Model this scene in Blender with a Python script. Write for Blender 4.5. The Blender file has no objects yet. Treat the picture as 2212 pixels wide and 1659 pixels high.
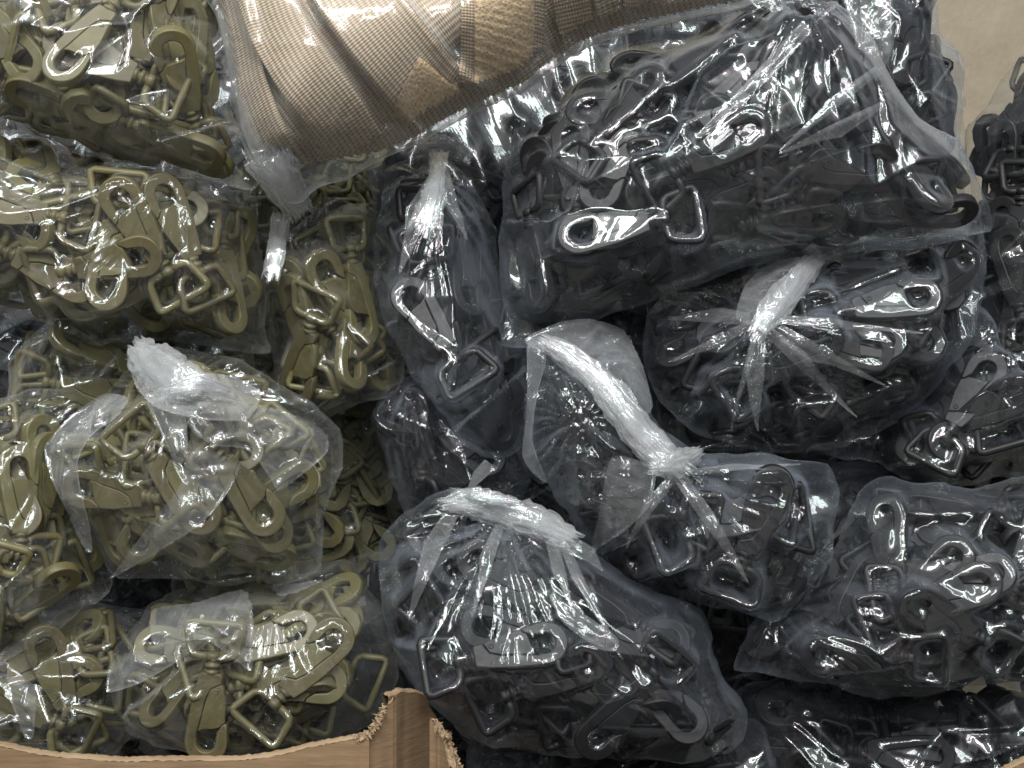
import bpy, math, random
import numpy as np
from mathutils import Vector, Matrix, geometry

random.seed(7)
RNG = np.random.default_rng(7)
R = math.radians
scene = bpy.context.scene
COL = scene.collection

# ------------------------------------------------------------------ camera, world, lamps
D = 0.85                       # camera distance to the plane y = 0
K = 0.6 / 2212.0               # metres per unit of the traced outlines at y = 0
CAM = np.array([0.0, -D, 0.0])
cam_d = bpy.data.cameras.new('camera')
cam = bpy.data.objects.new('camera', cam_d)
COL.objects.link(cam)
cam.location = (0, -D, 0)
cam.rotation_euler = (R(90), 0, 0)
cam_d.sensor_width = 36
cam_d.lens = 36 * D / 0.6
cam_d.clip_start = 0.02
cam_d.clip_end = 50
scene.camera = cam

world = bpy.data.worlds.new('World')
scene.world = world
world.use_nodes = True
bg = world.node_tree.nodes['Background']
bg.inputs['Color'].default_value = (0.9, 0.95, 1.0, 1)
bg.inputs['Strength'].default_value = 0.03


def area_lamp(name, loc, target, sx, sy, watts, col):
    l = bpy.data.lights.new(name, 'AREA')
    l.shape = 'RECTANGLE'
    l.size, l.size_y = sx, sy
    l.energy = watts
    l.color = col
    o = bpy.data.objects.new(name, l)
    COL.objects.link(o)
    o.location = loc
    d = Vector(target) - Vector(loc)
    o.rotation_euler = d.to_track_quat('-Z', 'Y').to_euler()
    return o


LAMP1 = np.array([-0.25, -1.15, 1.05])
area_lamp('ceiling_lamp', LAMP1, (0, 0, 0), 0.9, 0.30, 25.0, (1.0, 0.985, 0.95))
for tx, ty, tz, wt in ((-1.05, -0.75, 0.95, 9.0), (0.6, -0.95, 1.1, 11.0), (0.05, -2.0, 1.3, 12.0)):
    area_lamp('tube_lamp', (tx, ty, tz), (0, 0, 0), 0.16, 1.2, wt, (0.95, 0.98, 1.0))
area_lamp('room_lamp', (0.30, -1.8, 0.60), (0, 0, 0), 0.9, 0.25, 9.0, (0.97, 0.98, 1.0))

scene.view_settings.view_transform = 'Standard'
scene.view_settings.look = 'None'
scene.view_settings.exposure = 0.25
scene.view_settings.gamma = 1.0
scene.render.engine = 'CYCLES'
cy = scene.cycles
cy.max_bounces = 8
cy.transparent_max_bounces = 40
cy.transmission_bounces = 8
cy.diffuse_bounces = 2
cy.glossy_bounces = 2
cy.caustics_reflective = False
cy.caustics_refractive = False


# ------------------------------------------------------------------ materials
class NT:
    def __init__(s, name):
        s.m = bpy.data.materials.new(name)
        s.m.use_nodes = True
        s.t = s.m.node_tree
        s.t.nodes.clear()
        s.out = s.n('ShaderNodeOutputMaterial')

    def n(s, typ, **kw):
        nd = s.t.nodes.new(typ)
        for k, v in kw.items():
            if isinstance(k, str) and hasattr(nd, k) and k not in nd.inputs.keys():
                setattr(nd, k, v)
        return nd

    def l(s, a, b):
        s.t.links.new(a, b)

    def math(s, op, a, b=None, clamp=False):
        nd = s.t.nodes.new('ShaderNodeMath')
        nd.operation = op
        nd.use_clamp = clamp
        for i, v in enumerate((a, b)):
            if v is None:
                continue
            if isinstance(v, (int, float)):
                nd.inputs[i].default_value = v
            else:
                s.l(v, nd.inputs[i])
        return nd.outputs[0]

    def noise(s, vec, scale, detail=2, rough=.5, dist=0.0):
        nd = s.t.nodes.new('ShaderNodeTexNoise')
        nd.inputs['Scale'].default_value = scale
        nd.inputs['Detail'].default_value = detail
        nd.inputs['Roughness'].default_value = rough
        nd.inputs['Distortion'].default_value = dist
        if vec is not None:
            s.l(vec, nd.inputs['Vector'])
        return nd.outputs['Fac']

    def mapping(s, vec, rot=(0, 0, 0), scale=(1, 1, 1)):
        nd = s.t.nodes.new('ShaderNodeMapping')
        nd.inputs['Rotation'].default_value = rot
        nd.inputs['Scale'].default_value = scale
        s.l(vec, nd.inputs['Vector'])
        return nd.outputs[0]

    def coord(s, which='Object'):
        return s.t.nodes.new('ShaderNodeTexCoord').outputs[which]

    def ramp(s, fac, stops):
        nd = s.t.nodes.new('ShaderNodeValToRGB')
        cr = nd.color_ramp
        while len(cr.elements) < len(stops):
            cr.elements.new(0.5)
        for e, (p, c) in zip(cr.elements, stops):
            e.position = p
            e.color = c if len(c) == 4 else (*c, 1)
        s.l(fac, nd.inputs[0])
        return nd.outputs[0]

    def bump(s, h, strength, dist):
        nd = s.t.nodes.new('ShaderNodeBump')
        nd.inputs['Strength'].default_value = strength
        nd.inputs['Distance'].default_value = dist
        s.l(h, nd.inputs['Height'])
        return nd.outputs[0]


def film_material(name, haze, haze_edge, rough, tint=(0.80, 0.83, 0.86), scratch=0.13, bump=0.10, rot=0.6, f0=0.075, air=True):
    """Thin polythene: clear straight through, milky where seen edge-on or scuffed, glossy on top."""
    w = NT(name)
    co = w.coord('Object')
    # fine relief: stretched wrinkles and tiny dimples
    m1 = w.mapping(w.mapping(co, (0, rot, 0)), (0, 0, 0), (260, 120, 9))
    n1 = w.noise(m1, 1.0, 2, .5)
    m2 = w.mapping(w.mapping(co, (0, rot + 0.9, 0)), (0, 0, 0), (200, 120, 14))
    n2 = w.noise(m2, 1.0, 1, .5)
    vor = w.n('ShaderNodeTexVoronoi')
    vor.inputs['Scale'].default_value = 190
    w.l(co, vor.inputs['Vector'])
    dim = w.math('LESS_THAN', vor.outputs['Distance'], 0.16)
    pick = w.math('GREATER_THAN', vor.outputs['Color'], 0.72)
    dim = w.math('MULTIPLY', dim, pick)
    hgt = w.math('ADD', w.math('MULTIPLY', n1, 0.8), w.math('MULTIPLY', n2, 0.5))
    hgt = w.math('ADD', hgt, w.math('MULTIPLY', dim, 0.5))
    nb = w.bump(hgt, bump, 0.0016)
    # scuffs: long thin scratches that scatter
    m3 = w.mapping(w.mapping(co, (0, rot + 0.35, 0)), (0, 0, 0), (900, 400, 14))
    s1 = w.ramp(w.noise(m3, 1.0, 2, .6), [(0.58, (0, 0, 0)), (0.74, (1, 1, 1))])
    m4 = w.mapping(w.mapping(co, (0, rot - 0.9, 0)), (0, 0, 0), (1100, 400, 20))
    s2 = w.ramp(w.noise(m4, 1.0, 2, .6), [(0.62, (0, 0, 0)), (0.76, (1, 1, 1))])
    cl = w.ramp(w.noise(co, 45, 3, .6), [(0.35, (0.25, 0.25, 0.25)), (0.7, (1, 1, 1))])
    sc = w.math('MULTIPLY', w.math('MULTIPLY', w.math('ADD', s1, s2), scratch), cl)
    lw = w.n('ShaderNodeLayerWeight')
    lw.inputs['Blend'].default_value = 0.5
    w.l(nb, lw.inputs['Normal'])
    fac = lw.outputs['Facing']
    hz = w.math('MULTIPLY', w.math('POWER', fac, 3.2), haze_edge)
    hz = w.math('ADD', w.math('ADD', hz, haze), sc)
    hz = w.math('MULTIPLY', hz, w.math('ADD', w.math('MULTIPLY', cl, 0.55), 0.6), True)
    if air:      # film that lies wet against a part scatters less than film with air behind it
        ag = w.n('ShaderNodeAttribute')
        ag.attribute_name = 'air_gap'
        hz = w.math('MULTIPLY', hz, w.math('ADD', w.math('MULTIPLY', ag.outputs['Fac'], 0.6), 0.6), True)
    fr = w.math('ADD', w.math('MULTIPLY', w.math('POWER', fac, 4.0), 0.55), f0, True)
    tr = w.n('ShaderNodeBsdfTransparent')
    tr.inputs['Color'].default_value = (0.97, 0.975, 0.98, 1)
    df = w.n('ShaderNodeBsdfDiffuse')
    df.inputs['Color'].default_value = (*tint, 1)
    w.l(nb, df.inputs['Normal'])
    tl = w.n('ShaderNodeBsdfTranslucent')
    tl.inputs['Color'].default_value = (*tint, 1)
    w.l(nb, tl.inputs['Normal'])
    dmix = w.n('ShaderNodeMixShader')
    dmix.inputs[0].default_value = 0.35
    w.l(df.outputs[0], dmix.inputs[1])
    w.l(tl.outputs[0], dmix.inputs[2])
    gl = w.n('ShaderNodeBsdfGlossy')
    gl.inputs['Roughness'].default_value = rough
    # faint interference colours of the thin film
    irr = w.ramp(w.noise(co, 60, 2, .5, 1.5), [(0.38, (1.0, 0.92, 0.98)), (0.47, (1, 1, 1)), (0.55, (0.87, 1.0, 0.91)), (0.66, (0.92, 0.97, 1.0))])
    w.l(irr, gl.inputs['Color'])
    w.l(nb, gl.inputs['Normal'])
    g2 = w.n('ShaderNodeBsdfGlossy')
    g2.inputs['Roughness'].default_value = rough * 4.5
    w.l(irr, g2.inputs['Color'])
    w.l(nb, g2.inputs['Normal'])
    gm = w.n('ShaderNodeMixShader')
    gm.inputs[0].default_value = 0.42
    w.l(gl.outputs[0], gm.inputs[1])
    w.l(g2.outputs[0], gm.inputs[2])
    gl = gm
    mx = w.n('ShaderNodeMixShader')
    w.l(hz, mx.inputs[0])
    w.l(tr.outputs[0], mx.inputs[1])
    w.l(dmix.outputs[0], mx.inputs[2])
    mx2 = w.n('ShaderNodeMixShader')
    w.l(fr, mx2.inputs[0])
    w.l(mx.outputs[0], mx2.inputs[1])
    w.l(gl.outputs[0], mx2.inputs[2])
    w.l(mx2.outputs[0], w.out.inputs['Surface'])
    return w.m


def plastic_material(name, col, col2, rough, spec=0.5):
    w = NT(name)
    co = w.coord('Object')
    p = w.n('ShaderNodeBsdfPrincipled')
    nz = w.noise(co, 120, 4, .6)
    c = w.ramp(nz, [(0.3, col), (0.7, col2)])
    oi = w.n('ShaderNodeObjectInfo')
    hs = w.n('ShaderNodeHueSaturation')
    w.l(c, hs.inputs['Color'])
    w.l(w.math('ADD', w.math('MULTIPLY', oi.outputs['Random'], 0.45), 0.78), hs.inputs['Value'])
    w.l(w.math('ADD', w.math('MULTIPLY', oi.outputs['Random'], 0.02), 0.49), hs.inputs['Hue'])
    w.l(hs.outputs[0], p.inputs['Base Color'])
    r = w.math('ADD', w.math('MULTIPLY', w.noise(co, 300, 3), 0.22), rough - 0.10)
    w.l(r, p.inputs['Roughness'])
    p.inputs['Specular IOR Level'].default_value = spec
    fine = w.noise(co, 2500, 2)
    w.l(w.bump(fine, 0.12, 0.0003), p.inputs['Normal'])
    w.l(p.outputs[0], w.out.inputs['Surface'])
    return w.m


def webbing_material(name, col, colb, pu, pv, tilt=0.0):
    """Woven tape; UV in metres (u across, v along)."""
    w = NT(name)
    uv = w.coord('UV')
    if tilt:
        uv = w.mapping(uv, (0, 0, tilt))
    sx = w.n('ShaderNodeSeparateXYZ')
    w.l(uv, sx.inputs[0])
    wob = w.math('MULTIPLY', w.noise(uv, 150, 2), 0.8)
    a = w.math('SINE', w.math('ADD', w.math('MULTIPLY', sx.outputs[0], 2 * math.pi / pu), wob))
    b = w.math('SINE', w.math('ADD', w.math('MULTIPLY', sx.outputs[1], 2 * math.pi / pv), wob))
    h = w.math('ADD', w.math('MULTIPLY', w.math('ADD', a, 1.0), 0.25), w.math('MULTIPLY', w.math('ADD', b, 1.0), 0.25))
    var = w.noise(uv, 700, 3, .6)
    h2 = w.math('ADD', w.math('MULTIPLY', h, 0.8), w.math('MULTIPLY', var, 0.25))
    c = w.ramp(h2, [(0.15, colb), (0.75, col)])
    p = w.n('ShaderNodeBsdfPrincipled')
    w.l(c, p.inputs['Base Color'])
    p.inputs['Roughness'].default_value = 0.75
    p.inputs['Specular IOR Level'].default_value = 0.25
    w.l(w.bump(h2, 1.0, 0.0009), p.inputs['Normal'])
    w.l(p.outputs[0], w.out.inputs['Surface'])
    return w.m


def loop_material(name, col, colb):
    w = NT(name)
    uv = w.coord('UV')
    v = w.n('ShaderNodeTexVoronoi')
    v.inputs['Scale'].default_value = 620
    w.l(uv, v.inputs['Vector'])
    nz = w.noise(uv, 900, 4, .7, 1.0)
    h = w.math('ADD', w.math('MULTIPLY', v.outputs['Distance'], 0.9), w.math('MULTIPLY', nz, 0.5))
    c = w.ramp(h, [(0.25, colb), (0.8, col)])
    p = w.n('ShaderNodeBsdfPrincipled')
    w.l(c, p.inputs['Base Color'])
    p.inputs['Roughness'].default_value = 0.85
    w.l(w.bump(h, 0.9, 0.001), p.inputs['Normal'])
    w.l(p.outputs[0], w.out.inputs['Surface'])
    return w.m


def card_material(name, col, colb, rib=True):
    w = NT(name)
    co = w.coord('Object')
    n1 = w.noise(w.mapping(co, (0, 0, 0), (40, 40, 400)), 1.0, 4, .6)
    n2 = w.noise(co, 25, 3, .6)
    c = w.ramp(w.math('ADD', w.math('MULTIPLY', n1, 0.5), w.math('MULTIPLY', n2, 0.5)), [(0.35, colb), (0.65, col)])
    p = w.n('ShaderNodeBsdfPrincipled')
    w.l(c, p.inputs['Base Color'])
    p.inputs['Roughness'].default_value = 0.8
    p.inputs['Specular IOR Level'].default_value = 0.2
    sx = w.n('ShaderNodeSeparateXYZ')
    w.l(co, sx.inputs[0])
    fl = w.math('SINE', w.math('MULTIPLY', sx.outputs[0], 2 * math.pi / 0.0065))
    h = w.math('ADD', w.math('MULTIPLY', fl, 0.25 if rib else 0.0), n1)
    w.l(w.bump(h, 0.6, 0.0008), p.inputs['Normal'])
    w.l(p.outputs[0], w.out.inputs['Surface'])
    return w.m


def wall_material():
    w = NT('painted_plaster')
    co = w.coord('Object')
    n1 = w.noise(co, 9, 6, .72)
    c = w.ramp(n1, [(0.3, (0.17, 0.14, 0.092)), (0.7, (0.26, 0.218, 0.152))])
    p = w.n('ShaderNodeBsdfPrincipled')
    w.l(c, p.inputs['Base Color'])
    p.inputs['Roughness'].default_value = 0.7
    w.l(w.bump(w.noise(co, 160, 3), 0.3, 0.002), p.inputs['Normal'])
    w.l(p.outputs[0], w.out.inputs['Surface'])
    return w.m


FILMS = [film_material('clear_film_%d' % i, 0.011, 0.40, 0.06, tint=(0.66, 0.74, 0.88), rot=r, scratch=0.08) for i, r in enumerate((0.5, -0.7, 1.2, 0.0))]
FILMS_WARM = [film_material('clear_warm_film_%d' % i, 0.012, 0.34, 0.06, tint=(0.76, 0.77, 0.74), rot=r, scratch=0.16) for i, r in enumerate((0.5, -0.7, 1.2, 0.0))]
FILM_TAN = film_material('hazy_film', 0.085, 0.85, 0.13, scratch=0.18, rot=-0.8)
FILM_FOLD = film_material('folded_film', 0.085, 0.5, 0.10, air=False, tint=(0.78, 0.80, 0.82), rot=0.9, scratch=0.15)
FILM_DARK = film_material('dim_clear_film', 0.003, 0.12, 0.07, tint=(0.6, 0.66, 0.75), scratch=0.05, rot=.3)
FILM_KNOT = film_material('bunched_film', 0.17, 0.45, 0.10, air=False, tint=(0.74, 0.75, 0.76), rot=0.2, scratch=0.12)
OLIVE = plastic_material('olive_plastic', (0.080, 0.069, 0.029), (0.106, 0.092, 0.041), 0.44, 0.40)
BLACK = plastic_material('black_plastic', (0.0090, 0.0092, 0.0108), (0.0150, 0.0146, 0.0148), 0.46, 0.26)
WEB = webbing_material('tan_webbing', (0.46, 0.36, 0.245), (0.19, 0.142, 0.092), 0.0030, 0.0014)
WEB_FINE = webbing_material('tan_tape', (0.40, 0.30, 0.185), (0.17, 0.118, 0.068), 0.0016, 0.0016)
VELCRO = loop_material('tan_loop_fabric', (0.52, 0.375, 0.21), (0.30, 0.205, 0.11))
CARD = card_material('brown_cardboard', (0.205, 0.135, 0.078), (0.140, 0.090, 0.050))
CARD_EDGE = card_material('cut_cardboard_edge', (0.31, 0.225, 0.14), (0.19, 0.13, 0.075), False)
WALLM = wall_material()


# ------------------------------------------------------------------ object helpers
def link_mesh(name, verts, faces, mat, parent=None, smooth=True, uvs=None):
    me = bpy.data.meshes.new(name)
    me.from_pydata([tuple(map(float, v)) for v in verts], [], [tuple(map(int, f)) for f in faces]) if len(verts) < 4000 else fast_mesh(me, verts, faces)
    if smooth:
        me.polygons.foreach_set('use_smooth', np.ones(len(me.polygons), dtype=bool))
    if uvs is not None:
        ul = me.uv_layers.new(name='UVMap')
        li = np.zeros(len(me.loops), dtype=np.int32)
        me.loops.foreach_get('vertex_index', li)
        ul.data.foreach_set('uv', np.asarray(uvs, dtype=np.float32)[li].ravel())
    me.materials.append(mat)
    o = bpy.data.objects.new(name, me)
    COL.objects.link(o)
    if parent is not None:
        o.parent = parent
        o.matrix_parent_inverse = Matrix.Translation(parent.location).inverted() if parent.location.length > 0 else Matrix.Identity(4)
    return o


def fast_mesh(me, verts, faces):
    verts = np.asarray(verts, dtype=np.float32)
    faces = np.asarray(faces, dtype=np.int32)
    k = faces.shape[1]
    me.vertices.add(len(verts))
    me.vertices.foreach_set('co', verts.ravel())
    me.loops.add(faces.size)
    me.loops.foreach_set('vertex_index', faces.ravel())
    me.polygons.add(len(faces))
    me.polygons.foreach_set('loop_start', np.arange(0, faces.size, k, dtype=np.int32))
    me.update(calc_edges=True)
    me.validate()


def tag(o, label=None, cat=None, group=None, kind=None):
    if label: o['label'] = label
    if cat: o['category'] = cat
    if group: o['group'] = group
    if kind: o['kind'] = kind
    return o


def thing(name, label, cat, loc=(0, 0, 0), group=None):
    o = bpy.data.objects.new(name, None)
    o.empty_display_size = 0.01
    COL.objects.link(o)
    o.location = loc
    return tag(o, label, cat, group)


# ------------------------------------------------------------------ projection of the traced outlines
def unproj(uv, y):
    uv = np.asarray(uv, float)
    s = (D + np.asarray(y)) / D
    return np.stack([(uv[..., 0] - 1106) * K * s, (829.5 - uv[..., 1]) * K * s], -1)


# front surface of everything built so far (world y over world x, z)
GS = 0.002
GX0, GZ0, GNX, GNZ = -0.50, -0.40, 500, 400
G = np.full((GNZ, GNX), 0.30)


def g_idx(x, z):
    i = np.clip(((z - GZ0) / GS).astype(int), 0, GNZ - 1)
    j = np.clip(((x - GX0) / GS).astype(int), 0, GNX - 1)
    return i, j


def box_blur(a, r, n=2):
    for _ in range(n):
        for ax in (0, 1):
            p = np.pad(a, [(r + 1, r) if k == ax else (0, 0) for k in (0, 1)], mode='edge')
            c = np.cumsum(p, axis=ax)
            if ax == 0:
                a = (c[2 * r + 1:, :] - c[:-(2 * r + 1), :]) / (2 * r + 1)
            else:
                a = (c[:, 2 * r + 1:] - c[:, :-(2 * r + 1)]) / (2 * r + 1)
    return a


def local_min(a, r):
    for ax in (0, 1):
        p = np.pad(a, [(r, r) if k == ax else (0, 0) for k in (0, 1)], mode='edge')
        a = np.min(np.stack([np.take(p, range(k, k + a.shape[ax]), axis=ax) for k in range(2 * r + 1)]), axis=0)
    return a


def vnoise(x, z, scale, seed):
    rs = np.random.default_rng(seed)
    t = rs.random((64, 64))
    X, Z = x / scale + 1000.37 * 0 + 31.3, z / scale + 17.7
    i, j = np.floor(X).astype(int), np.floor(Z).astype(int)
    fx, fz = X - i, Z - j
    fx, fz = fx * fx * (3 - 2 * fx), fz * fz * (3 - 2 * fz)
    a, b = t[i % 64, j % 64], t[(i + 1) % 64, j % 64]
    c, d = t[i % 64, (j + 1) % 64], t[(i + 1) % 64, (j + 1) % 64]
    return (a * (1 - fx) + b * fx) * (1 - fz) + (c * (1 - fx) + d * fx) * fz


def tri(t):
    return np.abs((t - np.floor(t)) * 2 - 1)


def smooth_closed(pts, n, k=0.62):
    """Catmull-Rom through a closed outline, resampled."""
    pts = np.asarray(pts, float)
    m = len(pts)
    out = []
    for i in range(m):
        p0, p1, p2, p3 = pts[i - 1], pts[i], pts[(i + 1) % m], pts[(i + 2) % m]
        for t in np.linspace(0, 1, 12, endpoint=False):
            c = 0.5 * ((2 * p1) + (-p0 + p2) * t + (2 * p0 - 5 * p1 + 4 * p2 - p3) * t * t + (-p0 + 3 * p1 - 3 * p2 + p3) * t ** 3)
            l = p1 * (1 - t) + p2 * t
            out.append(k * c + (1 - k) * l)
    out = np.array(out)
    d = np.linalg.norm(np.roll(out, -1, 0) - out, axis=1)
    s = np.concatenate([[0], np.cumsum(d)])
    q = np.linspace(0, s[-1], n, endpoint=False)
    ext = np.vstack([out, out[:1]])
    return np.stack([np.interp(q, s, ext[:, 0]), np.interp(q, s, ext[:, 1])], -1)


def inside_poly(px, pz, poly):
    ins = np.zeros(px.shape, bool)
    n = len(poly)
    for i in range(n):
        (x1, z1), (x2, z2) = poly[i], poly[(i + 1) % n]
        c = ((z1 > pz) != (z2 > pz)) & (px < (x2 - x1) * (pz - z1) / (z2 - z1 + 1e-15) + x1)
        ins ^= c
    return ins


def nearest_on_poly(px, pz, poly):
    best = np.full(px.shape, 1e9)
    bx, bz = np.zeros_like(px), np.zeros_like(px)
    n = len(poly)
    for i in range(n):
        a, b = poly[i], poly[(i + 1) % n]
        d = b - a
        L = d @ d + 1e-18
        t = np.clip(((px - a[0]) * d[0] + (pz - a[1]) * d[1]) / L, 0, 1)
        qx, qz = a[0] + t * d[0], a[1] + t * d[1]
        dd = (px - qx) ** 2 + (pz - qz) ** 2
        m = dd < best
        best[m] = dd[m]
        bx[m], bz[m] = qx[m], qz[m]
    return np.sqrt(best), bx, bz


class Patch:
    """Regular height grid over a world x, z outline."""
    def __init__(s, poly, g):
        s.g = g
        s.poly = poly
        x0, z0 = poly.min(0) - 2 * g
        x1, z1 = poly.max(0) + 2 * g
        s.nx, s.nz = int((x1 - x0) / g) + 2, int((z1 - z0) / g) + 2
        s.x0, s.z0 = x0, z0
        s.X, s.Z = np.meshgrid(x0 + np.arange(s.nx) * g, z0 + np.arange(s.nz) * g)
        s.mask = inside_poly(s.X, s.Z, poly)
        d, s.bx, s.bz = nearest_on_poly(s.X, s.Z, poly)
        s.d = np.where(s.mask, d, 0)

    def idx(s, x, z):
        return (np.clip(np.rint((z - s.z0) / s.g).astype(int), 0, s.nz - 1),
                np.clip(np.rint((x - s.x0) / s.g).astype(int), 0, s.nx - 1))

    def mesh(s, y):
        """Vertices and quads of the masked grid, rim snapped to the outline."""
        m = s.mask
        cell = m[:-1, :-1] | m[1:, :-1] | m[:-1, 1:] | m[1:, 1:]
        use = np.zeros_like(m)
        use[:-1, :-1] |= cell
        use[1:, :-1] |= cell
        use[:-1, 1:] |= cell
        use[1:, 1:] |= cell
        ids = np.full(m.shape, -1)
        ids[use] = np.arange(use.sum())
        vx = np.where(m, s.X, s.bx)[use]
        vz = np.where(m, s.Z, s.bz)[use]
        vy = y[use]
        ii, jj = np.nonzero(cell)
        q = np.stack([ids[ii, jj], ids[ii, jj + 1], ids[ii + 1, jj + 1], ids[ii + 1, jj]], -1)
        return np.stack([vx, vy, vz], -1), q


def depth_of_outline(uv, yb, gap=0.002, rad=2):
    """World y along an outline: at yb, or nearer where something already stands in front of that."""
    gm = local_min(G, rad)
    y = np.full(len(uv), yb)
    for _ in range(4):
        w = unproj(uv, y)
        i, j = g_idx(w[:, 0], w[:, 1])
        want = np.minimum(yb, gm[i, j] - gap)
        n = len(want)
        k = max(3, n // 14)
        p = np.concatenate([want[-k:], want, want[:k]])
        sm = np.convolve(p, np.ones(2 * k + 1) / (2 * k + 1), 'same')[k:-k]
        y = np.minimum(sm, yb)
    return y, unproj(uv, y)


# ------------------------------------------------------------------ the snap hook
def offset_poly(p, d):
    p = np.asarray(p, float)
    e1 = p - np.roll(p, 1, 0)
    e2 = np.roll(p, -1, 0) - p
    e1 /= np.linalg.norm(e1, axis=1)[:, None] + 1e-12
    e2 /= np.linalg.norm(e2, axis=1)[:, None] + 1e-12
    n1 = np.stack([-e1[:, 1], e1[:, 0]], -1)
    n2 = np.stack([-e2[:, 1], e2[:, 0]], -1)
    n = n1 + n2
    n /= np.linalg.norm(n, axis=1)[:, None] + 1e-12
    c = np.clip((n * n1).sum(1), 0.5, 1)
    return p + n * (d / c)[:, None]


def prism(outer, t, b, z0=0.0, segs=3):
    """Bevelled plate from a counter-clockwise outline (mm)."""
    V, F = [], []
    rings = [(-t / 2, b)] + [(-t / 2 + b - b * math.cos(a), b - b * math.sin(a)) for a in np.linspace(0.35, math.pi / 2, segs)]
    rings = rings + [(-z, i) for z, i in reversed(rings)]
    n = len(outer)
    for z, ins in rings:
        for x, y in offset_poly(outer, ins):
            V.append((x, y, z + z0))
    for r in range(len(rings) - 1):
        for i in range(n):
            a, c = r * n + i, r * n + (i + 1) % n
            F.append((a, c, c + n, a + n))
    cap = offset_poly(outer, b)
    tris = geometry.tessellate_polygon([[Vector((x, y, 0)) for x, y in cap]])
    for sgn, z in ((-1, -t / 2), (1, t / 2)):
        o = len(V)
        V += [(x, y, z + z0) for x, y in cap]
        for a, c, d in tris:
            pa, pb, pc = cap[a], cap[c], cap[d]
            cr = (pb[0] - pa[0]) * (pc[1] - pa[1]) - (pb[1] - pa[1]) * (pc[0] - pa[0])
            f = (a, c, d) if (cr > 0) == (sgn > 0) else (a, d, c)
            F.append(tuple(o + k for k in f))
    return V, F


def tube(path, r, sides=8, closed=False, caps=True):
    P = [Vector(p) for p in path]
    V, F = [], []
    n = len(P)
    up = Vector((0, 0, 1))
    for i, p in enumerate(P):
        a = P[i - 1] if (i > 0 or closed) else p
        b = P[(i + 1) % n] if (i < n - 1 or closed) else p
        t = (b - a).normalized()
        s = t.cross(up)
        if s.length < 1e-4:
            s = t.cross(Vector((1, 0, 0)))
        s.normalize()
        q = s.cross(t).normalized()
        rr = r[i] if hasattr(r, '__len__') else r
        for k in range(sides):
            w = 2 * math.pi * k / sides
            V.append(tuple(p + s * (rr * math.cos(w)) + q * (rr * math.sin(w))))
    for i in range(n if closed else n - 1):
        for k in range(sides):
            a, b = i * sides + k, i * sides + (k + 1) % sides
            c, d = ((i + 1) % n) * sides + (k + 1) % sides, ((i + 1) % n) * sides + k
            F.append((a, b, c, d))
    if caps and not closed:
        F.append(tuple(reversed(range(sides))))
        F.append(tuple((n - 1) * sides + k for k in range(sides)))
    return V, F


def arc(cx, cy, r, a0, a1, n):
    return [(cx + r * math.cos(R(a)), cy + r * math.sin(R(a))) for a in np.linspace(a0, a1, n)]


def hook_shapes(hi):
    q = 14 if hi else 7
    body = [(-6.5, 0), (6.5, 0), (8.8, 8), (11.4, 22), (12.9, 36)]
    body += arc(0, 43.6, 13.4, 0, 188, q)
    body += [(-12.6, 36), (-11.5, 30.5), (-9.2, 31.6), (-6.4, 36.5)]
    body += arc(0, 43.2, 6.2, 188, 0, q - 3)[1:]
    body += [(6.2, 37.5), (4.9, 31.5), (2.2, 16), (-0.5, 9.6), (-4.5, 7.5), (-7.4, 6.0)]
    gate = [(-7.1, 6.6), (-4.6, 7.9), (-0.9, 9.9), (1.8, 16.2), (4.5, 31.4), (5.7, 36.6), (2.5, 35.2), (-4.6, 34.2), (-7.6, 33.2), (-8.9, 31.2), (-11.1, 29.9), (-10.4, 20)]
    V1, F1 = prism(body, 6.8, 0.9 if hi else 0.8, segs=3 if hi else 2)
    V2, F2 = prism(gate, 6.5, 0.35, segs=2)
    if hi:                                                     # the pivot pin's little ring
        for z in (3.25, -3.25):
            v, f = tube([(-4.2 + 1.25 * math.cos(a), 11.2 + 1.25 * math.sin(a), z) for a in np.linspace(0, 2 * math.pi, 11)[:-1]], 0.42, 5, True)
            o = len(V2)
            V2 += v
            F2 += [tuple(o + k for k in g) for g in f]
    prof = [(0.8, 3.6), (0, 4.6), (-1.6, 4.6), (-2.0, 3.2), (-3.4, 3.2), (-3.7, 4.9), (-5.6, 4.9), (-6.0, 3.3), (-8.0, 3.3), (-8.4, 4.6), (-11.8, 4.6), (-12.6, 3.4), (-12.8, 0.3)]
    if not hi:
        prof = [(0.8, 4.2), (-2.5, 4.2), (-3.7, 4.9), (-5.6, 4.9), (-7.4, 3.6), (-11.8, 4.6), (-12.8, 0.6)]
    V3, F3 = tube([(0, y, 0) for y, _ in prof], [r for _, r in prof], 12 if hi else 7)
    path = [(-3, -9.8, 0), (-9, -9.8, 0), (-12.4, -10.6, 0), (-14.6, -13.2, 0)]
    path += [(-17.6, -27.0, 0), (-17.4, -29.4, 0), (-15.4, -30.6, 0)]
    path += [(15.4, -30.6, 0), (17.4, -29.4, 0), (17.6, -27.0, 0)]
    path += [(14.6, -13.2, 0), (12.4, -10.6, 0), (9, -9.8, 0), (3, -9.8, 0)]
    V4, F4 = tube(path, 2.5, 9 if hi else 6)
    return [('body', V1, F1), ('gate', V2, F2), ('swivel', V3, F3), ('loop', V4, F4)]


MM = 0.00090
HC = np.array([0, 14.0, 0])       # centre of the hook's length


def scaled(V):
    return (np.asarray(V, float) - HC) * MM


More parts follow.
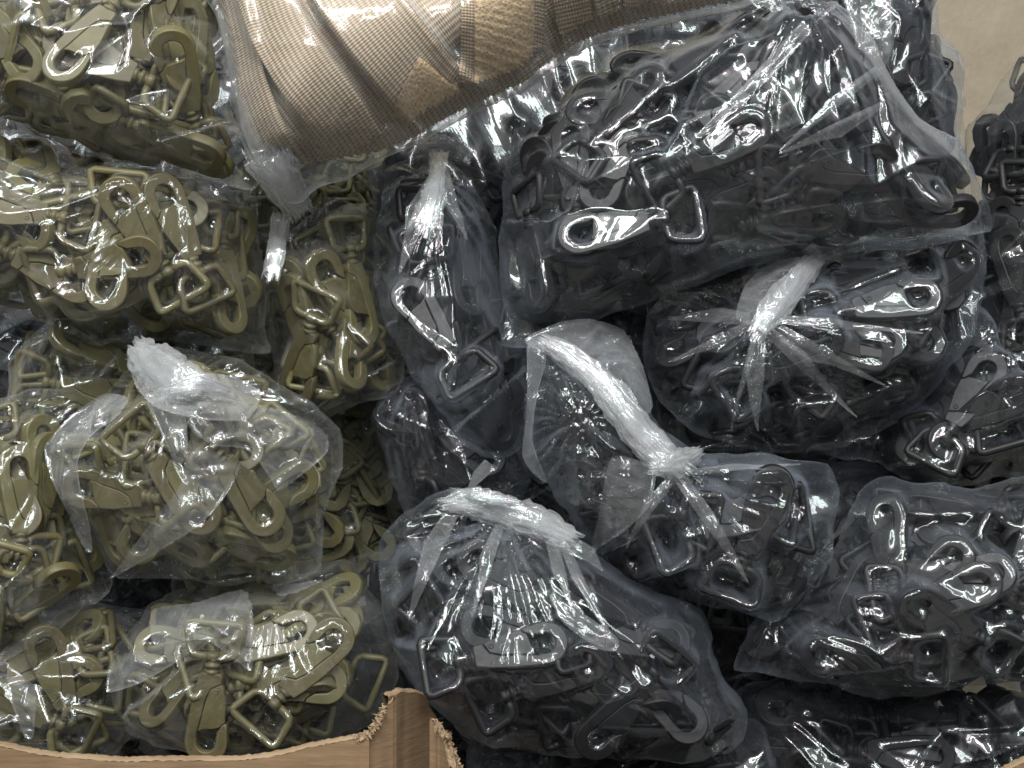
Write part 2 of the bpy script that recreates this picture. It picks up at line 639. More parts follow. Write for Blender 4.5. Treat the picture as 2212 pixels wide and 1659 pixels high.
HI = [(n, scaled(V), F) for n, V, F in hook_shapes(True)]
LO_V, LO_F = [], []
for n, V, F in hook_shapes(False):
    o = len(LO_V)
    LO_V += list(scaled(V))
    for f in F:
        if len(f) == 4 or len(f) == 3:
            LO_F.append(tuple(o + k for k in f))
        else:
            LO_F += [(o + f[0], o + f[k], o + f[k + 1]) for k in range(1, len(f) - 1)]
LO_V = np.array(LO_V)
LO_T = np.array([t for f in LO_F for t in ([f] if len(f) == 3 else [(f[0], f[1], f[2]), (f[0], f[2], f[3])])])


def sample_surface(V, T, n):
    a, b, c = V[T[:, 0]], V[T[:, 1]], V[T[:, 2]]
    ar = np.linalg.norm(np.cross(b - a, c - a), axis=1)
    k = RNG.choice(len(T), n, p=ar / ar.sum())
    r1, r2 = np.sqrt(RNG.random(n)), RNG.random(n)
    return a[k] * (1 - r1)[:, None] + b[k] * (r1 * (1 - r2))[:, None] + c[k] * (r1 * r2)[:, None]


HOOK_PTS = sample_surface(LO_V, LO_T, 4200)
# joined stock of the hooks that lie too deep to be told apart
HOOK_MESHES = {}


def hook_meshes(kind):
    if kind not in HOOK_MESHES:
        lst = []
        for n, V, F in HI:
            me = bpy.data.meshes.new('hook_' + n)
            me.from_pydata([tuple(v) for v in V], [], F)
            me.polygons.foreach_set('use_smooth', np.ones(len(me.polygons), dtype=bool))
            me.materials.append(OLIVE if kind == 'olive' else BLACK)
            lst.append((n, me))
        HOOK_MESHES[kind] = lst
    return HOOK_MESHES[kind]


PLATE = np.array([[1, 0, 0], [0, 0, -1], [0, 1, 0]], float)   # (x, z, out) -> world
DEEP = {'olive': [], 'black': []}
COUNT = {'olive': 0, 'black': 0}


def place_hook(kind, Rm, ctr, label, group):
    rot = PLATE @ Rm
    o = thing('snap_hook', label, 'snap hook', (0, 0, 0), group)
    o.matrix_world = Matrix([[*rot[0], ctr[0]], [*rot[1], ctr[1]], [*rot[2], ctr[2]], [0, 0, 0, 1]])
    for n, me in hook_meshes(kind):
        p = bpy.data.objects.new(n, me)
        COL.objects.link(p)
        p.parent = o
    COUNT[kind] += 1
    return o


def rot_from(normal, ang):
    """Plate-space rotation with local z along normal and local y at the in-plane angle (degrees, 0 = up, clockwise)."""
    n = np.asarray(normal, float)
    n = n / np.linalg.norm(n)
    a = R(ang)
    y = np.array([math.sin(a), math.cos(a), 0.0])
    y = y - n * (y @ n)
    y /= np.linalg.norm(y)
    x = np.cross(y, n)
    return np.stack([x, y, n], 1)


# ------------------------------------------------------------------ bags
BAGS = {}


def solve_film(P, H, m, iters):
    f = H.copy()
    for k in range(iters):
        a = 0.25 * (np.roll(f, 1, 0) + np.roll(f, -1, 0) + np.roll(f, 1, 1) + np.roll(f, -1, 1))
        f = np.where(P.mask, np.maximum(H, a), 0)
    return f


def facets(P, f, seed, knots, jitter=0.0012, fold=30, along=0.026, across=0.010):
    """Stiff film creases into flat facets: long triangles that run towards the knot."""
    rs = np.random.default_rng(seed + 77)
    X, Z = P.X, P.Z
    pts, phys = [], []
    if knots:
        kx, kz = knots[0]
        rmax = np.hypot(X - kx, Z - kz).max()
        for b in range(1, int(rmax / along) + 2):
            n = fold if b > 1 else fold // 2
            for a in range(-4, n + 4):
                r2 = np.random.default_rng(seed * 1000 + b * 131 + (a % n))
                ja, jb = r2.uniform(-.45, .45), r2.uniform(-.5, .5)
                th, r = (a + ja) * 2 * math.pi / n, (b + jb) * along
                pts.append((th * fold / (2 * math.pi), r / along))
                phys.append((kx + r * math.cos(th), kz + r * math.sin(th)))
    else:
        ph = rs.uniform(0, math.pi)
        ca, sa = math.cos(ph), math.sin(ph)
        c = np.array([X.mean(), Z.mean()])
        ext = max(np.ptp(X), np.ptp(Z)) * .75
        for a in range(int(-ext / across), int(ext / across) + 1):
            for b in range(int(-ext / along), int(ext / along) + 1):
                aa, bb = a + rs.uniform(-.45, .45), b + rs.uniform(-.5, .5)
                u, v = aa * across, bb * along
                pts.append((aa, bb))
                phys.append((c[0] + u * ca - v * sa, c[1] + u * sa + v * ca))
    phys = np.array(phys)
    keep = (phys[:, 0] > P.x0 - .02) & (phys[:, 0] < X.max() + .02) & (phys[:, 1] > P.z0 - .02) & (phys[:, 1] < Z.max() + .02)
    phys = phys[keep]
    pts = [p for p, k in zip(pts, keep) if k]
    res = geometry.delaunay_2d_cdt([Vector(p) for p in pts], [], [], 0, 1e-6, True)
    if len(res[0]) != len(pts):
        orig = [o[0] for o in res[3]]
        phys = phys[orig]
    i, j = P.idx(phys[:, 0], phys[:, 1])
    hv = f[i, j]
    hv = np.where(hv > 0.002, hv + rs.normal(0, jitter, len(hv)), hv)
    out = np.full(f.shape, -1.0)
    gx = (phys[:, 0] - P.x0) / P.g
    gz = (phys[:, 1] - P.z0) / P.g
    for tr in res[2]:
        if len(tr) != 3:
            continue
        a, b, c = tr
        x0, x1 = int(max(0, min(gx[a], gx[b], gx[c]))), int(min(P.nx - 1, max(gx[a], gx[b], gx[c]) + 1))
        z0, z1 = int(max(0, min(gz[a], gz[b], gz[c]))), int(min(P.nz - 1, max(gz[a], gz[b], gz[c]) + 1))
        if x1 < x0 or z1 < z0:
            continue
        det = (gz[b] - gz[c]) * (gx[a] - gx[c]) + (gx[c] - gx[b]) * (gz[a] - gz[c])
        if abs(det) < 1e-9:
            continue
        xx, zz = np.meshgrid(np.arange(x0, x1 + 1), np.arange(z0, z1 + 1))
        l1 = ((gz[b] - gz[c]) * (xx - gx[c]) + (gx[c] - gx[b]) * (zz - gz[c])) / det
        l2 = ((gz[c] - gz[a]) * (xx - gx[c]) + (gx[a] - gx[c]) * (zz - gz[c])) / det
        l3 = 1 - l1 - l2
        ins = (l1 >= -1e-6) & (l2 >= -1e-6) & (l3 >= -1e-6)
        if ins.any():
            out[zz[ins], xx[ins]] = (l1 * hv[a] + l2 * hv[b] + l3 * hv[c])[ins]
    return np.where(out < -0.5, f, out)


def wrinkles(P, seed, knots, amp, ncrease, pleat, box=None):
    rs = np.random.default_rng(seed)
    X, Z = P.X, P.Z
    W = np.zeros_like(X)
    cx, cz = X[P.mask].mean(), Z[P.mask].mean()
    ext = math.sqrt(P.mask.sum()) * P.g
    wx = (vnoise(X, Z, 0.022, seed + 1) - .5) * 0.020
    wz = (vnoise(X, Z, 0.022, seed + 2) - .5) * 0.020
    # facets: folded triangle waves inside noise windows
    for k in range(6):
        a = rs.uniform(0, math.pi)
        lam = rs.uniform(0.010, 0.034)
        win = np.clip((vnoise(X, Z, 0.035, seed + 10 + k) - 0.42) * 3.0, 0, 1)
        W += amp * 0.055 * lam * tri(((X + wx) * math.cos(a) + (Z + wz) * math.sin(a)) / lam + rs.random()) * win
    # pleats that fan out from each knot
    for (kx, kz) in knots:
        dx, dz = X - kx + wx * .25, Z - kz + wz * .25
        r = np.hypot(dx, dz) + 1e-6
        th = np.arctan2(dz, dx)
        n = rs.integers(9, 14)
        ph = rs.random(3)
        jit = (vnoise(th * 0.02 * 3, r * 0.15, 0.02, seed + 30) - .5) * 1.2
        prof = np.maximum(tri(th * n / (2 * math.pi) + ph[0] + jit) ** 2, 0.8 * tri(th * (n * 2 + 3) / (2 * math.pi) + ph[1] + jit) ** 3)
        fall = np.exp(-r / 0.055) * np.clip(r / 0.012, 0, 1)
        W += pleat * 0.0140 * prof * fall
    # long taut folds running out from each knot
    for (kx, kz) in knots:
        for k in range(int(24 * pleat)):
            a = rs.uniform(0, 2 * math.pi)
            L = rs.uniform(0.035, 0.115)
            r0 = rs.uniform(0.004, 0.022)
            ca, sa = math.cos(a), math.sin(a)
            t = (X - kx) * ca + (Z - kz) * sa - r0
            d = -(X - kx) * sa + (Z - kz) * ca + rs.normal(0, .9) * t * t
            w0 = rs.uniform(0.0025, 0.0060)
            w = np.maximum(w0 * (0.6 + 1.0 * t / L), 0.0014)
            pr = np.clip(1 - np.abs(d) / w * np.where(d > 0, 1.5, 0.8), 0, 1)
            en = np.clip(t / 0.006, 0, 1) * np.clip((L - t) / (L * .6), 0, 1)
            W = W + w0 * rs.uniform(0.22, 0.62) * pr * en
    # single sharp creases, many pulled towards a knot
    for k in range(ncrease):
        ii = rs.integers(0, P.mask.sum())
        px, pz = X[P.mask][ii], Z[P.mask][ii]
        L = rs.uniform(0.015, 0.075)
        if knots and rs.random() < 0.55:
            q = knots[rs.integers(0, len(knots))]
            a = math.atan2(q[1] - pz, q[0] - px) + rs.normal(0, 0.22)
        else:
            a = rs.uniform(0, math.pi)
        ca, sa = math.cos(a), math.sin(a)
        t = (X - px) * ca + (Z - pz) * sa
        bend = rs.normal(0, 2.2)
        d = -(X - px) * sa + (Z - pz) * ca + bend * t * t
        w = rs.uniform(0.0022, 0.0075)
        pr = np.clip(1 - np.abs(d) / w * np.where(d > 0, 1.6, 0.8), 0, 1) ** 1.3
        en = np.clip(1 - (t / (L / 2)) ** 2, 0, 1) ** 0.7
        W = np.maximum(W, W * 0.6 + w * rs.uniform(0.2, 0.6) * amp * pr * en)
    rim = np.clip(P.d / 0.006, 0.15, 1)
    return W * rim


def content_fill(bag, P, base, h0, floor, kind, seed, featured, nmax, tilt, things=True, dens=5.0):
    """Drop hooks one by one on to the heap until it reaches h0; the ones left on top become things."""
    rs = np.random.default_rng(seed)
    H = floor.copy()
    own = np.full(P.X.shape, -1)
    placed = []
    ok = P.d > bag['margin'] * 0.8
    cand = np.argwhere(P.d > bag['margin'] + 0.007)
    if len(cand) == 0:
        cand = np.argwhere(P.d > P.d.max() * 0.6)
    gy, gx = np.gradient(box_blur(h0, 6), P.g)

    def drop(Rm, cx, cz, pct, lim, force=False, need=0.985, force_up=False):
        pts = HOOK_PTS @ Rm.T
        x, z = pts[:, 0] + cx, pts[:, 1] + cz
        i, j = P.idx(x, z)
        good = ok[i, j]
        if good.mean() < need:
            return None
        i, j, hh = i[good], j[good], pts[good, 2]
        hc = np.percentile(H[i, j] - hh, pct)
        if force is not False:
            hc = max(min(hc, force + 0.004), force - (0.001 if force_up else 0.004))
        top = hh + hc
        over = np.percentile(top - h0[i, j], 96)
        if over > lim:
            return None
        return over, hc, i, j, top

    def commit(Rm, cx, cz, res, feat=None):
        over, hc, i, j, top = res
        k = len(placed)
        # exact owner of each cell
        o = np.argsort(top)
        up = top[o] > H[i[o], j[o]]
        own[i[o][up], j[o][up]] = k
        np.maximum.at(H, (i, j), top)
        by = base[P.idx(np.array([cx]), np.array([cz]))][0]
        placed.append((Rm, np.array([cx, by - hc, cz]), feat))

    dgz, dgx = np.gradient(box_blur(P.d, 3), P.g)

    def edge_angle(a):
        if P.d[a[0], a[1]] < 0.020 and rs.random() < 0.85:
            t = math.degrees(math.atan2(-dgz[a[0], a[1]], dgx[a[0], a[1]]))
            return t + rs.normal(0, 14) + (180 if rs.random() < .5 else 0)
        return rs.uniform(0, 360)

    def edge_normal(a, tl):
        n = np.array([-gx[a[0], a[1]] * .8 + rs.normal(0, tl), -gy[a[0], a[1]] * .8 + rs.normal(0, tl), 1.0])
        if rs.random() < 0.5:
            n = -n
        return n

    # deeper stock, laid at random: it only closes the view through the bag
    area0 = P.mask.sum() * P.g ** 2
    for k in range(int(dens * area0 / 1.05e-3)):
        a = cand[rs.integers(0, len(cand))]
        Rm = rot_from(edge_normal(a, .3), edge_angle(a))
        pts = HOOK_PTS[::12] @ Rm.T
        cx, cz = P.X[a[0], a[1]], P.Z[a[0], a[1]]
        i, j = P.idx(pts[:, 0] + cx, pts[:, 1] + cz)
        if ok[i, j].mean() < 0.975:
            continue
        hc = np.percentile(h0[i, j] - pts[:, 2], 3) - rs.uniform(0.008, 0.036)
        DEEP[kind].append((Rm, np.array([cx, base[a[0], a[1]] - hc, cz])))

    fails = 0
    while fails < 34 and len(placed) < nmax:
        best = None
        for _ in range(9):
            a = cand[rs.integers(0, len(cand), 5)]
            dfc = h0[a[:, 0], a[:, 1]] - H[a[:, 0], a[:, 1]]
            a = a[np.argmax(dfc)]
            Rm = rot_from(edge_normal(a, tilt), edge_angle(a))
            cx, cz = P.X[a[0], a[1]], P.Z[a[0], a[1]]
            res = drop(Rm, cx, cz, 86, 0.0015, need=0.985)
            if res is None:
                continue
            # how well it sits: low and filling a hollow
            sc = res[0] + 0.25 * abs(np.mean(res[4] - h0[res[2], res[3]]))
            if best is None or sc < best[0]:
                best = (sc, Rm, cx, cz, res)
        if best is None:
            fails += 1
            continue
        commit(*best[1:])
    for ft in sorted(featured, key=lambda q: q.get('up', 0)):
        u, v, ang = ft['at'][0], ft['at'][1], ft['ang']
        w = unproj(np.array([u, v], float), bag['yb'] - bag['T'] * 0.9)
        i, j = P.idx(np.array([w[0]]), np.array([w[1]]))
        by = base[i, j][0]
        w = unproj(np.array([u, v], float), by - h0[i, j][0])
        i, j = P.idx(np.array([w[0]]), np.array([w[1]]))
        nrm = np.array([-gx[i, j][0] * .7, -gy[i, j][0] * .7, 1.0])
        if 'n' in ft:
            nrm = np.array(ft['n'], float)
        if ft.get('glint') is not None:
            pw = np.array([w[0], by - h0[i, j][0], w[1]])
            vd = CAM - pw
            ld = ft['glint'] - pw
            hw = vd / np.linalg.norm(vd) + ld / np.linalg.norm(ld)
            nrm = np.array([hw[0], hw[2], -hw[1]])
        Rm = rot_from(nrm, ang)
        if ft.get('back'):
            Rm = Rm @ np.diag([-1, 1, -1])
        for _ in range(18):
            pts = HOOK_PTS[::8] @ Rm.T
            pi, pj = P.idx(pts[:, 0] + w[0], pts[:, 1] + w[1])
            bad = ~ok[pi, pj] | (h0[pi, pj] < h0[P.idx(w[:1], w[1:])][0] - 0.026)
            if bad.mean() < 0.01:
                break
            mv = -np.array([pts[bad, 0].mean(), pts[bad, 1].mean()])
            w = w + mv / (np.linalg.norm(mv) + 1e-9) * 0.002
        res = drop(Rm, w[0], w[1], 90, 1.0, force=h0[i, j][0] - 0.0040 + ft.get('up', 0), need=0.93, force_up=ft.get('up', 0) > .005)
        if res:
            commit(Rm, w[0], w[1], res, ft)
    print('BAG', bag['label'][:40], len(placed), 'mean gap mm', round(float((h0 - H)[P.d > .008].mean() * 1000), 1))
    area = np.bincount(own[own >= 0].ravel(), minlength=len(placed)) * P.g ** 2 * 1e6
    return H, placed, area


def make_bag(key, name_label, outline, yb, T, kind='black', knots=(), featured=(), amp=1.0, ncrease=46, pleat=1.0,
             relax=90, margin=0.004, nmax=60, tilt=0.30, film=0, where='', things=True, dens=5.0, vis=95, back=0.03, g=0.0011,
             film_mat=None, roundness=0.065, span=5):
    seed = sum(ord(c) * (i + 3) for i, c in enumerate(key)) * 7 + 11
    uv = smooth_closed(outline, 180, 0.42)
    jt = np.random.default_rng(seed + 5)
    kk = jt.normal(0, 5.0, (60, 2))
    uv = uv + np.repeat(kk, 3, 0) * 0.35 + np.stack([np.interp(np.arange(180), np.arange(0, 180, 6), jt.normal(0, 4.5, 30), period=180) for _ in range(2)], -1)
    y, w = depth_of_outline(uv, yb)
    P = Patch(w, g)
    # base surface: inverse-distance blend of the rim's depth
    Xc, Zc = P.X[::6, ::6], P.Z[::6, ::6]
    d2 = (Xc[..., None] - w[::3, 0]) ** 2 + (Zc[..., None] - w[::3, 1]) ** 2 + 1e-6
    wt = 1 / d2 ** 1.2
    bc = (wt * y[::3]).sum(-1) / wt.sum(-1)
    base = np.kron(bc, np.ones((6, 6)))[:P.nz, :P.nx]
    base = box_blur(base, 6)
    bag = dict(label=where, P=P, base=base, yb=float(y.mean()), T=T, margin=margin, kind=kind)
    s = np.clip((P.d - margin) / min(roundness, P.d.max() * 0.95), 0, 1)
    h0 = T * np.sqrt(np.clip(1 - (1 - s) ** 2, 0, 1))
    gi, gj = g_idx(P.X, P.Z)
    behind = np.where(P.mask, np.clip(base - box_blur(local_min(G, 1), 2)[gi, gj], 0, None), 0)
    h0 = np.where(P.mask, np.maximum(h0, box_blur(behind + 0.012 * np.clip(P.d / 0.02, 0, 1), 5)), 0)
    h0 = box_blur(h0, 3)
    h0[~P.mask] = 0
    floor = np.maximum(np.maximum(h0 - 0.030, 0.25 * h0), np.minimum(behind, h0))
    root = thing('plastic_bag', name_label, 'plastic bag', (float(w[:, 0].mean()), float(y.mean()), float(w[:, 1].min())))
    bag['root'] = root
    if kind in ('olive', 'black'):
        H, placed, area = content_fill(bag, P, base, h0, floor, kind, seed, list(featured), nmax, tilt, things, dens if things else 8.0)
        shown = [k for k, p in enumerate(placed) if p[2] is not None or (area[k] > vis and things)]
        names = {}
        plain = [k for k in shown if not (placed[k][2] or {}).get('label')]
        if len(plain) >= 6:
            pu = {k: placed[k][1][0] / (placed[k][1][1] + D) for k in plain}
            pv = {k: placed[k][1][2] / (placed[k][1][1] + D) for k in plain}
            for word, key_f in (('most plainly showing', lambda k: area[k]), ('topmost', lambda k: pv[k]), ('lowest', lambda k: -pv[k]),
                                ('leftmost', lambda k: -pu[k]), ('rightmost', lambda k: pu[k])):
                k = max((k for k in plain if k not in names), key=key_f)
                names[k] = '%s %s snap hook in %s' % (word, kind, where)
        for k, (Rm, c, ft) in enumerate(placed):
            if k in shown:
                lab = (ft or {}).get('label') or names.get(k)
                grp = '%s snap hooks in %s' % (kind, where)
                if lab is None:
                    lab = '%s snap hook packed among the others in %s' % (kind, where)
                HOOKQ.append((kind, area[k] if ft is None else 1e6, Rm, c, lab, grp))
            else:
                DEEP[kind].append((Rm, c))
    else:
        H = kind(bag, h0)
    Hm = np.where(P.d > 0, H, 0)
    tight = solve_film(P, Hm, margin, 14)
    f = solve_film(P, Hm, margin, relax)
    rb = max(2, int(0.0045 / g))
    for _ in range(span):
        f = np.where(P.mask, np.maximum(f, box_blur(f, rb, 1)), 0)
    kw = []
    for (u, v) in knots:
        kw.append(tuple(unproj(np.array([u, v], float), float(y.mean()) - 0.6 * T)))
    puff = np.where(P.mask, np.maximum(f, h0 + (0.0045 if kind == 'black' else 0.0032)), 0) if kind in ('black', 'olive') else f
    fc = facets(P, puff, seed, kw, jitter=0.0024 * amp)
    tight = box_blur(tight, 1, 2)
    f = np.where(P.mask, np.maximum(box_blur(fc, 1, 1), tight + 0.0012), 0)
    rim_f = np.clip(P.d / 0.005, 0, 1)
    f = f * rim_f + tight * (1 - rim_f)
    W = wrinkles(P, seed, kw, amp, ncrease, pleat) * 0.5
    air = np.clip((f + W - tight - 0.0012) / 0.006, 0, 1)
    f = np.where(P.mask, f + W, 0)
    ysurf = np.where(P.mask, base - f, base)
    # film front and back as one skin
    V, Q = P.mesh(ysurf)
    PB = Patch(w, 0.005)
    sb = np.clip(PB.d / 0.03, 0, 1)
    ib, jb = P.idx(PB.X, PB.Z)
    VB, QB = PB.mesh(base[ib, jb] + back * np.sqrt(1 - (1 - sb) ** 2))
    V2 = np.vstack([V, VB])
    Q2 = np.vstack([Q, QB[:, ::-1] + len(V)])
    fo = link_mesh('film', V2, Q2, film_mat or (FILMS_WARM if kind == 'olive' else FILMS)[film], root)
    at = fo.data.attributes.new('air_gap', 'FLOAT', 'POINT')
    va = np.ones(len(V2), np.float32)
    vi, vj = P.idx(V[:, 0], V[:, 2])
    va[:len(V)] = box_blur(air, 1, 1)[vi, vj]
    at.data.foreach_set('value', va)
    # update the common front surface
    gi, gj = g_idx(P.X[P.mask], P.Z[P.mask])
    np.minimum.at(G, (gi, gj), ysurf[P.mask])
    BAGS[key] = bag
    bag['surf'] = ysurf
    return bag


HOOKQ = []


def g_at(uv, y0=-0.05, blur=None):
    src = G if blur is None else blur
    uv = np.asarray(uv, float)
    y = np.full(uv.shape[:-1], y0)
    for _ in range(6):
        w = unproj(uv, y)
        i, j = g_idx(w[..., 0], w[..., 1])
        y = 0.5 * y + 0.5 * src[i, j]
    return y, w


def film_fold(bag, pts, lift=0.003, curl=0.0016, amp=0.8, seed=1, mat=None, ridge=None, g=0.0012, name='film_fold', rise=0.0, smooth=True):
    """A loose flap of film that lies over what is below it."""
    uv = smooth_closed(pts, 140, 0.62 if smooth else 0.06)
    Gb = box_blur(local_min(G, 2), 4)
    y, w = g_at(uv, -0.05, Gb)
    P = Patch(w, g)
    Xc, Zc = P.X[::4, ::4], P.Z[::4, ::4]
    d2 = (Xc[..., None] - w[::2, 0]) ** 2 + (Zc[..., None] - w[::2, 1]) ** 2 + 1e-6
    wt = 1 / d2
    bc = (wt * y[::2]).sum(-1) / wt.sum(-1)
    base = box_blur(np.kron(bc, np.ones((4, 4)))[:P.nz, :P.nx], 3)
    gi, gj = g_idx(P.X, P.Z)
    gs = box_blur(local_min(G, 1), 2)[gi, gj]
    h = np.maximum(base - gs, 0) + lift
    h = np.maximum(h, box_blur(h, 5))
    W = wrinkles(P, seed, [], amp, 14, 0)
    h = h + W * 1.3
    if ridge:
        a, b = unproj(np.array(ridge[0], float), y.mean()), unproj(np.array(ridge[1], float), y.mean())
        d = b - a
        L = np.linalg.norm(d)
        d = d / L
        dd = np.abs(-(P.X - a[0]) * d[1] + (P.Z - a[1]) * d[0])
        h = h + ridge[2] * np.clip(1 - dd / 0.006, 0, 1)
    dist = np.where(P.mask, P.d, 0)
    h = h + curl * np.exp(-dist / 0.0012)
    ys = base - h
    V, Q = P.mesh(ys)
    o = link_mesh(name, V, Q, mat or FILM_FOLD, bag['root'])
    gi, gj = g_idx(P.X[P.mask], P.Z[P.mask])
    np.minimum.at(G, (gi, gj), ys[P.mask])
    return o


def knot(bag, path, radii, pleats=11, amp=0.28, flat=0.7, seed=1, out=0.006, mat=None, name='knot', rings=30, rough=1.0):
    """Gathered neck of a bag: a pleated, crumpled tube along traced points; radii in traced units."""
    rs = np.random.default_rng(seed)
    path = np.asarray(path, float)
    t = np.linspace(0, 1, len(path))
    q = np.linspace(0, 1, rings)
    pu, pv = np.interp(q, t, path[:, 0]), np.interp(q, t, path[:, 1])
    ker = np.ones(7) / 7
    pu = np.convolve(np.pad(pu, 3, mode='edge'), ker, 'valid')
    pv = np.convolve(np.pad(pv, 3, mode='edge'), ker, 'valid')
    rad = np.interp(q, t, radii) * K
    rad = np.convolve(np.pad(rad, 2, mode='edge'), np.ones(5) / 5, 'valid')
    Gb = box_blur(local_min(G, 2), 5)
    y, w = g_at(np.stack([pu, pv], -1), -0.05, Gb)
    y = np.convolve(np.pad(y, 6, mode='edge'), np.ones(13) / 13, 'valid') - out - rad * flat * 0.6
    w = unproj(np.stack([pu, pv], -1), y)
    C = np.stack([w[:, 0], y, w[:, 1]], -1)
    ns = 56
    V, F = [], []
    S, A = np.meshgrid(np.arange(rings) / rings, np.arange(ns) / ns, indexing='ij')
    length = np.linalg.norm(np.diff(C, axis=0), axis=1).sum()
    for layer, (sc, sd) in enumerate(((1.0, seed * 3 + 1), (0.74, seed * 3 + 2), (0.45, seed * 3 + 3))):
        warp = (vnoise(A, S, 0.12, sd * 5 + 1) - .5) * 0.10 * rough
        f1 = tri(A * pleats + vnoise(A + warp, S * length / 0.05, 0.35, sd * 5 + 2) * 2.2 + (sd % 7) * .3)
        f2 = tri(vnoise(A + warp, S * length / 0.25, 0.10, sd * 5 + 3) * 3.0)
        f3 = tri(vnoise(A, S * length / 0.12, 0.13, sd * 5 + 4) * 2.5 + A * 2)
        f4 = tri(vnoise(A, S * length / 0.03, 0.22, sd * 5 + 6) * 2.0 + S * length / 0.045)
        amp_l = min(.55, amp * 1.45)
        RR = 1 - amp_l + amp_l * (0.35 * f1 + 0.45 * f2) + 0.16 * rough * (f3 - .5) + 0.10 * rough * (f4 - .5)
        o0 = len(V)
        for i in range(rings):
            tg = C[min(i + 1, rings - 1)] - C[max(i - 1, 0)]
            tg /= np.linalg.norm(tg) + 1e-12
            side = np.cross(tg, np.array([0, -1.0, 0]))
            side /= np.linalg.norm(side) + 1e-12
            nrm = np.cross(side, tg)
            if nrm[1] > 0:
                nrm = -nrm
            for k in range(ns):
                a = 2 * math.pi * k / ns - math.pi / 2
                rr = rad[i] * RR[i, k] * sc
                rag = tg * ((f2[min(i, rings - 1), k] - .4) * 0.010 * (1 if i == rings - 1 else -1)) if i in (0, rings - 1) else 0.0
                V.append(C[i] + side * (rr * math.cos(a)) + nrm * (rr * math.sin(a) * flat * .75) + rag)
        for i in range(rings - 1):
            for k in range(ns):
                a, b = o0 + i * ns + k, o0 + i * ns + (k + 1) % ns
                F.append((a, b, b + ns, a + ns))
    V = np.array(V)
    o = link_mesh(name, V, np.array(F), mat or FILM_KNOT, bag['root'], False)
    gi, gj = g_idx(V[:, 0], V[:, 2])
    np.minimum.at(G, (gi, gj), V[:, 1])
    return o


def spike(bag, p0, p1, w0, w1, seed=1, lift=0.003, mat=None):
    """Narrow double-layer pleat running from the knot p0 to its point p1."""
    rs = np.random.default_rng(seed * 13)
    a, b = np.array(p0, float), np.array(p1, float)
    L = np.linalg.norm(b - a)
    d = (b - a) / L
    n = np.array([-d[1], d[0]]) * (1 if rs.random() < .5 else -1)
    t1, t2 = rs.uniform(.30, .45), rs.uniform(.55, .75)
    pts = [a + n * w0 * .5, a + d * L * t1 + n * w1 * .62, a + d * L * t2 + n * w1 * rs.uniform(.3, .42), b + n * 2, b - n * 2,
           a + d * L * .5 - n * w1 * rs.uniform(.12, .3), a - n * w0 * .5]
    return film_fold(bag, pts, lift=lift * .4, curl=0.0008, amp=0.5, seed=seed, mat=mat, ridge=(p0, p1, 0.0022), name='pleat', g=0.001, smooth=False)


# ------------------------------------------------------------------ setting: wall, floor, boxes
def slab(name, V, F, mat, parent=None):
    return link_mesh(name, V, F, mat, parent, smooth=False)


tag(slab('wall', [(-1.6, 0.42, -0.6), (1.6, 0.42, -0.6), (1.6, 0.42, 1.4), (-1.6, 0.42, 1.4)], [(0, 1, 2, 3)], WALLM), kind='structure')
FLOORM = card_material('grey_concrete', (0.22, 0.21, 0.19), (0.16, 0.15, 0.14), False)
tag(slab('floor', [(-1.6, -2.6, -0.55), (1.6, -2.6, -0.55), (1.6, 0.42, -0.55), (-1.6, 0.42, -0.55)], [(0, 1, 2, 3)], FLOORM), kind='structure')


# ------------------------------------------------------------------ the heap, from the back to the front
KN = 'black'
OL = 'olive'
# back row, mostly added unseen; black hooks put shade into the gaps
BACK = [
    ('back_a', KN, [(-120, -140), (300, -140), (660, -140), (700, 600), (560, 820), (200, 860), (-120, 760)], 'added black hook bag darkening the gaps behind the left stack'),
    ('back_b', OL, [(520, 330), (780, 300), (960, 420), (980, 760), (900, 960), (640, 960), (520, 700)], 'olive hook bag in shadow behind the tan bag neck'),
    ('back_c', KN, [(820, 180), (1150, 60), (1420, 60), (1460, 420), (1400, 720), (1050, 780), (880, 560)], 'black hook bag in shadow under the tan strap bag'),
    ('back_d', KN, [(1380, 40), (1700, -60), (1960, 120), (2020, 420), (1960, 640), (1500, 700), (1400, 400)], 'black hook bag hidden behind the largest black bag'),
    ('back_e', KN, [(-120, 720), (160, 700), (420, 780), (440, 1100), (340, 1420), (-120, 1480)], 'added black hook bag as shade in the left edge gap'),
    ('back_f', OL, [(420, 760), (760, 840), (930, 960), (950, 1250), (900, 1460), (700, 1500), (430, 1350)], 'dim olive hook bag sunk in the central dark gap'),
    ('back_g', KN, [(860, 700), (1250, 640), (1500, 720), (1500, 1100), (1320, 1300), (980, 1260), (840, 980)], 'black hook bag in shadow behind the rolled tie'),
    ('back_h', KN, [(1440, 640), (1850, 560), (2080, 620), (2120, 900), (2000, 1180), (1600, 1240), (1430, 1000)], 'black hook bag hidden behind the star knot bag'),
    ('back_i', KN, [(2020, 560), (2350, 480), (2350, 1200), (2050, 1240), (1980, 900)], 'black hook bag in the dark right edge'),
    ('back_j', KN, [(1340, 1100), (1700, 1050), (1980, 1060), (1990, 1500), (1800, 1720), (1420, 1720), (1330, 1400)], 'black hook bag in the dark gap between the lower black bags'),
    ('back_k', KN, [(-120, 1380), (300, 1340), (800, 1380), (880, 1600), (760, 1760), (-120, 1760)], 'added black hook bag darkening the gaps low in the torn box'),
    ('back_l', KN, [(820, 1240), (1300, 1200), (1440, 1400), (1420, 1760), (900, 1760)], 'black hook bag low behind the crumpled white roll'),
]
for key, kd, outl, lab in BACK:
    cc = np.mean(outl, axis=0)
    outl = cc + (np.array(outl) - cc) * 1.16
    make_bag(key, lab, outl, 0.22 if kd == OL else 0.19, 0.055, kd, amp=.8, where='back row', things=False, nmax=16, relax=60, g=.0022, ncrease=20)
